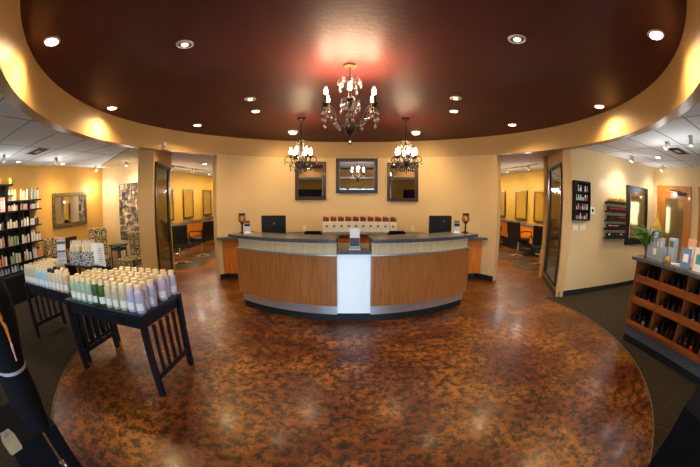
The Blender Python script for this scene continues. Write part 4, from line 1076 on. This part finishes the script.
q = Vector((1.45, -.235, .6)).to_track_quat('-Y', 'Z').to_euler()
tl = o.build('tag_leaf', M['beigetag'], tg); tl.rotation_euler = q
MB().tube([(0, 0, .05), (-.02, .10, .20), (-.05, .16, .33)], .002, 5).build('tag_cord', M['softblack'], tg)
o = MB().box((.0, -.004, .034), (.04, .003, .014)).build('tag_print', M['ink'], tg); o.rotation_euler = q
def plinth(corner, dx, dy, h, label, edge):
    """box whose nearest corner is `corner`; dx, dy are edge vectors on the floor"""
    c = Vector(corner); dx, dy = Vector(dx), Vector(dy)
    t = thing('display_plinth', label, 'plinth', (c.x, c.y, .006), 0, 'black display plinths')
    poly = [Vector((0, 0)), dx, dx+dy, dy]
    MB().prism([tuple(p) for p in poly], 0, h-.02).build('body', M['softblack'], t)
    MB().prism([tuple(p) for p in poly], h-.02, h).build('top_board', edge, t)
plinth((-1.70, .64), (-.50, .09), (-.10, -.45), .41, 'low black plinth behind the pole of the dress form', M['softblack'])
plinth((1.87, .45), (.60, .075), (-.06, -.48), .565, 'black plinth standing in front of the cubby display', M['softblack'])

# ------------------------------------------------------------------ salon stations
def station(sgn):
    X = sgn*5.86; sd = side(sgn)
    c = thing('styling_counter', 'long orange wood styling counter along the %s salon wall' % sd, 'counter', (X-sgn*.02, 9.4, 0), 0, 'styling counters')
    xi = -sgn*.46
    MB().b2(min(0, xi*1.06), max(0, xi*1.06), -3.2, 3.6, .85, .89).build('countertop', M['slate'], c)
    MB().b2(min(0, xi), max(0, xi), -3.15, 3.55, .36, .85).build('cabinet', M['cherry'], c)
    MB().b2(min(0, xi*.8), max(0, xi*.8), -3.1, 3.5, 0, .36).build('base_recess', M['blackbase'], c)
    for k in range(12):
        y = -3.15+k*.56; d = MB().b2(min(xi, xi-sgn*.012), max(xi, xi-sgn*.012), y+.01, y+.55, .38, .83).build('drawer_front', M['cherry'], c)
        MB().ball((xi-sgn*.025, y+.28, .76), .014, 8).build('knob', M['bronze'], d)
    for k, y in enumerate(((8.55, 10.0, 11.6) if sgn < 0 else (8.05, 9.3, 10.9))):
        w, h = (.78, 1.05) if sgn < 0 else (.80, 1.0)
        frame_thing('styling_mirror', '%s station mirror on the %s salon wall in a bronze frame' % (('nearest', 'second', 'third')[k], sd), 'mirror', (X-sgn*.03, y, .97), -sgn*PI/2, w, h, .06, M['bronze'], None, M['mirror'])
station(-1); station(1)
def salon_chair_proto(name):
    c = thing(name, '', 'salon chair', (0, 0, 0), 0, 'salon chairs')
    MB().lathe([(.29, 0), (.29, .015), (.27, .025), (.05, .045), (.04, .05)], (0, 0, 0), 28).build('base_plate', M['chrome'], c, True)
    MB().lathe([(.04, .04), (.04, .26), (.028, .27), (.028, .42)], (0, 0, 0), 14).build('hydraulic_column', M['chrome'], c, True)
    MB().box((0, 0, .47), (.52, .50, .12), bevel=.035).build('seat', M['vinyl'], c)
    MB().box((0, .27, .76), (.50, .09, .50), rx=-.16, bevel=.035).build('backrest', M['vinyl'], c)
    for sx in (-1, 1): MB().tube([(sx*.29, .26, .72), (sx*.30, .1, .74), (sx*.30, -.18, .72), (sx*.30, -.26, .66), (sx*.29, -.2, .56), (sx*.27, -.05, .46)], .018, 8).build('armrest', M['vinyl'], c, True)
    MB().tube([(-.16, -.25, .44), (-.16, -.44, .17), (.16, -.44, .17), (.16, -.25, .44)], .013, 8).build('footrest', M['chrome'], c, True)
    return c
sch = salon_chair_proto('salon_chair')
spots_ = [(-4.28, 8.05, -1.75, 'black salon chair on the far mat in the left salon'), (-4.42, 6.98, -2.6, 'black salon chair nearest the left glass panel'), (-4.4, 9.75, -1.6, 'third black salon chair, half hidden by the left end of the desk wall'),
          (4.95, 7.95, 1.9, 'black salon chair in the middle of the right opening'), (4.95, 6.72, 2.5, 'black salon chair nearest the right glass panel'), (4.75, 9.55, 1.7, 'third black salon chair, half hidden by the right end of the desk wall')]
for i, (x, y, rz, lb) in enumerate(spots_):
    if i == 0: sch.location = (x, y, .012); sch.rotation_euler = (0, 0, rz); sch['label'] = lb
    else: dup(sch, (x, y, .012), rz, lb)
for i, (x, y, lb) in enumerate(((-4.28, 8.2, 'round black floor mat under the far chair in the left salon'), (-4.25, 6.85, 'round black floor mat nearest the left glass panel'), (4.75, 8.05, 'round black floor mat under the middle chair in the right salon'), (4.72, 6.62, 'round black floor mat nearest the right glass panel'))):
    o = MB().lathe([(.66, 0), (.66, .006), (.64, .012)], (0, 0, 0), 40).build('floor_mat', M['mat'], None, True); o.location = (x, y, 0); tag(o, lb, 'floor mat', 'salon floor mats')
for sgn in (-1, 1):
    for k in range(5):
        y = 7.2+k*1.25; x = sgn*(4.75)
        track_head(x, y, (sgn*5.86, y+.2, 1.3), '%s track spotlight along the %s salon ceiling' % (ORD[k], side(sgn)), 'track spotlights in the salon', 'salonlamp', 40, (1, .76, .36), ZT-.02)
    o = MB().b2(-.015, .015, -3., 3., -.03, 0).build('light_track', M['trimwhite']); o.location = (sgn*4.75, 9.7, ZT-.02); tag(o, 'ceiling light track in the %s salon' % side(sgn), 'light track', 'light tracks')
    x, y = sgn*3.9, 7.6
    can_light(x, y, ZT-.02, .08, True, 'lit recessed light in the %s salon ceiling' % side(sgn), 'recessed lights in the salon')
    spot('salon_spot', (x, y, ZT-.06), (x, y, 0), 260, 2.4, (1, .74, .38), .8, .05)
    spot('salon_spot', (sgn*2.6, 12.2, ZT-.06), (sgn*3.2, YB, 1.), 190, 2.2, (1, .78, .38), .8, .05)  # added spot without a fitting, brightens the salon back wall
    spot('salon_spot', (sgn*2.6, 9.2, ZT-.06), (sgn*2.6, 9.2, 0), 150, 2.4, (1, .72, .36), .8, .05)  # added spot without a fitting, fills the middle of the salon

# ------------------------------------------------------------------ daylight from the street, through the storefront
w = bpy.data.worlds.new('world'); sc.world = w; w.use_nodes = True
nt = w.node_tree; nt.nodes.clear()
bg = nt.nodes.new('ShaderNodeBackground'); wo = nt.nodes.new('ShaderNodeOutputWorld')
tc = nt.nodes.new('ShaderNodeTexCoord'); sp = nt.nodes.new('ShaderNodeSeparateXYZ'); r = ramp(nt, [(.45, (.30, .34, .36)), (.52, (.62, .80, 1.0)), (.9, (.40, .62, 1.0))])
mr = nt.nodes.new('ShaderNodeMapRange'); mr.inputs['From Min'].default_value = -1
nt.links.new(tc.outputs['Generated'], sp.inputs[0]); nt.links.new(sp.outputs[2], mr.inputs[0]); nt.links.new(mr.outputs[0], r.inputs[0]); nt.links.new(r.outputs[0], bg.inputs[0]); nt.links.new(bg.outputs[0], wo.inputs[0])
bg.inputs['Strength'].default_value = 10.
pl = bpy.data.lights.new('storefront_portal', 'AREA'); pl.shape = 'RECTANGLE'; pl.size = 13.8; pl.size_y = 1.85
po_ = bpy.data.objects.new('storefront_portal', pl); COL.objects.link(po_); po_.location = (-.1, YF-.13, 1.22); po_.rotation_euler = (PI/2, 0, 0)
pl.cycles.is_portal = True

sc.view_settings.view_transform = 'Standard'
sc.view_settings.look = 'None'
sc.view_settings.exposure = .50
sc.view_settings.gamma = .9
sc.cycles.max_bounces = 8; sc.cycles.diffuse_bounces = 4; sc.cycles.glossy_bounces = 4; sc.cycles.transmission_bounces = 4; sc.cycles.transparent_max_bounces = 8
sc.cycles.caustics_reflective = False; sc.cycles.caustics_refractive = False
sc.cycles.sample_clamp_indirect = 4; sc.cycles.use_denoising = True
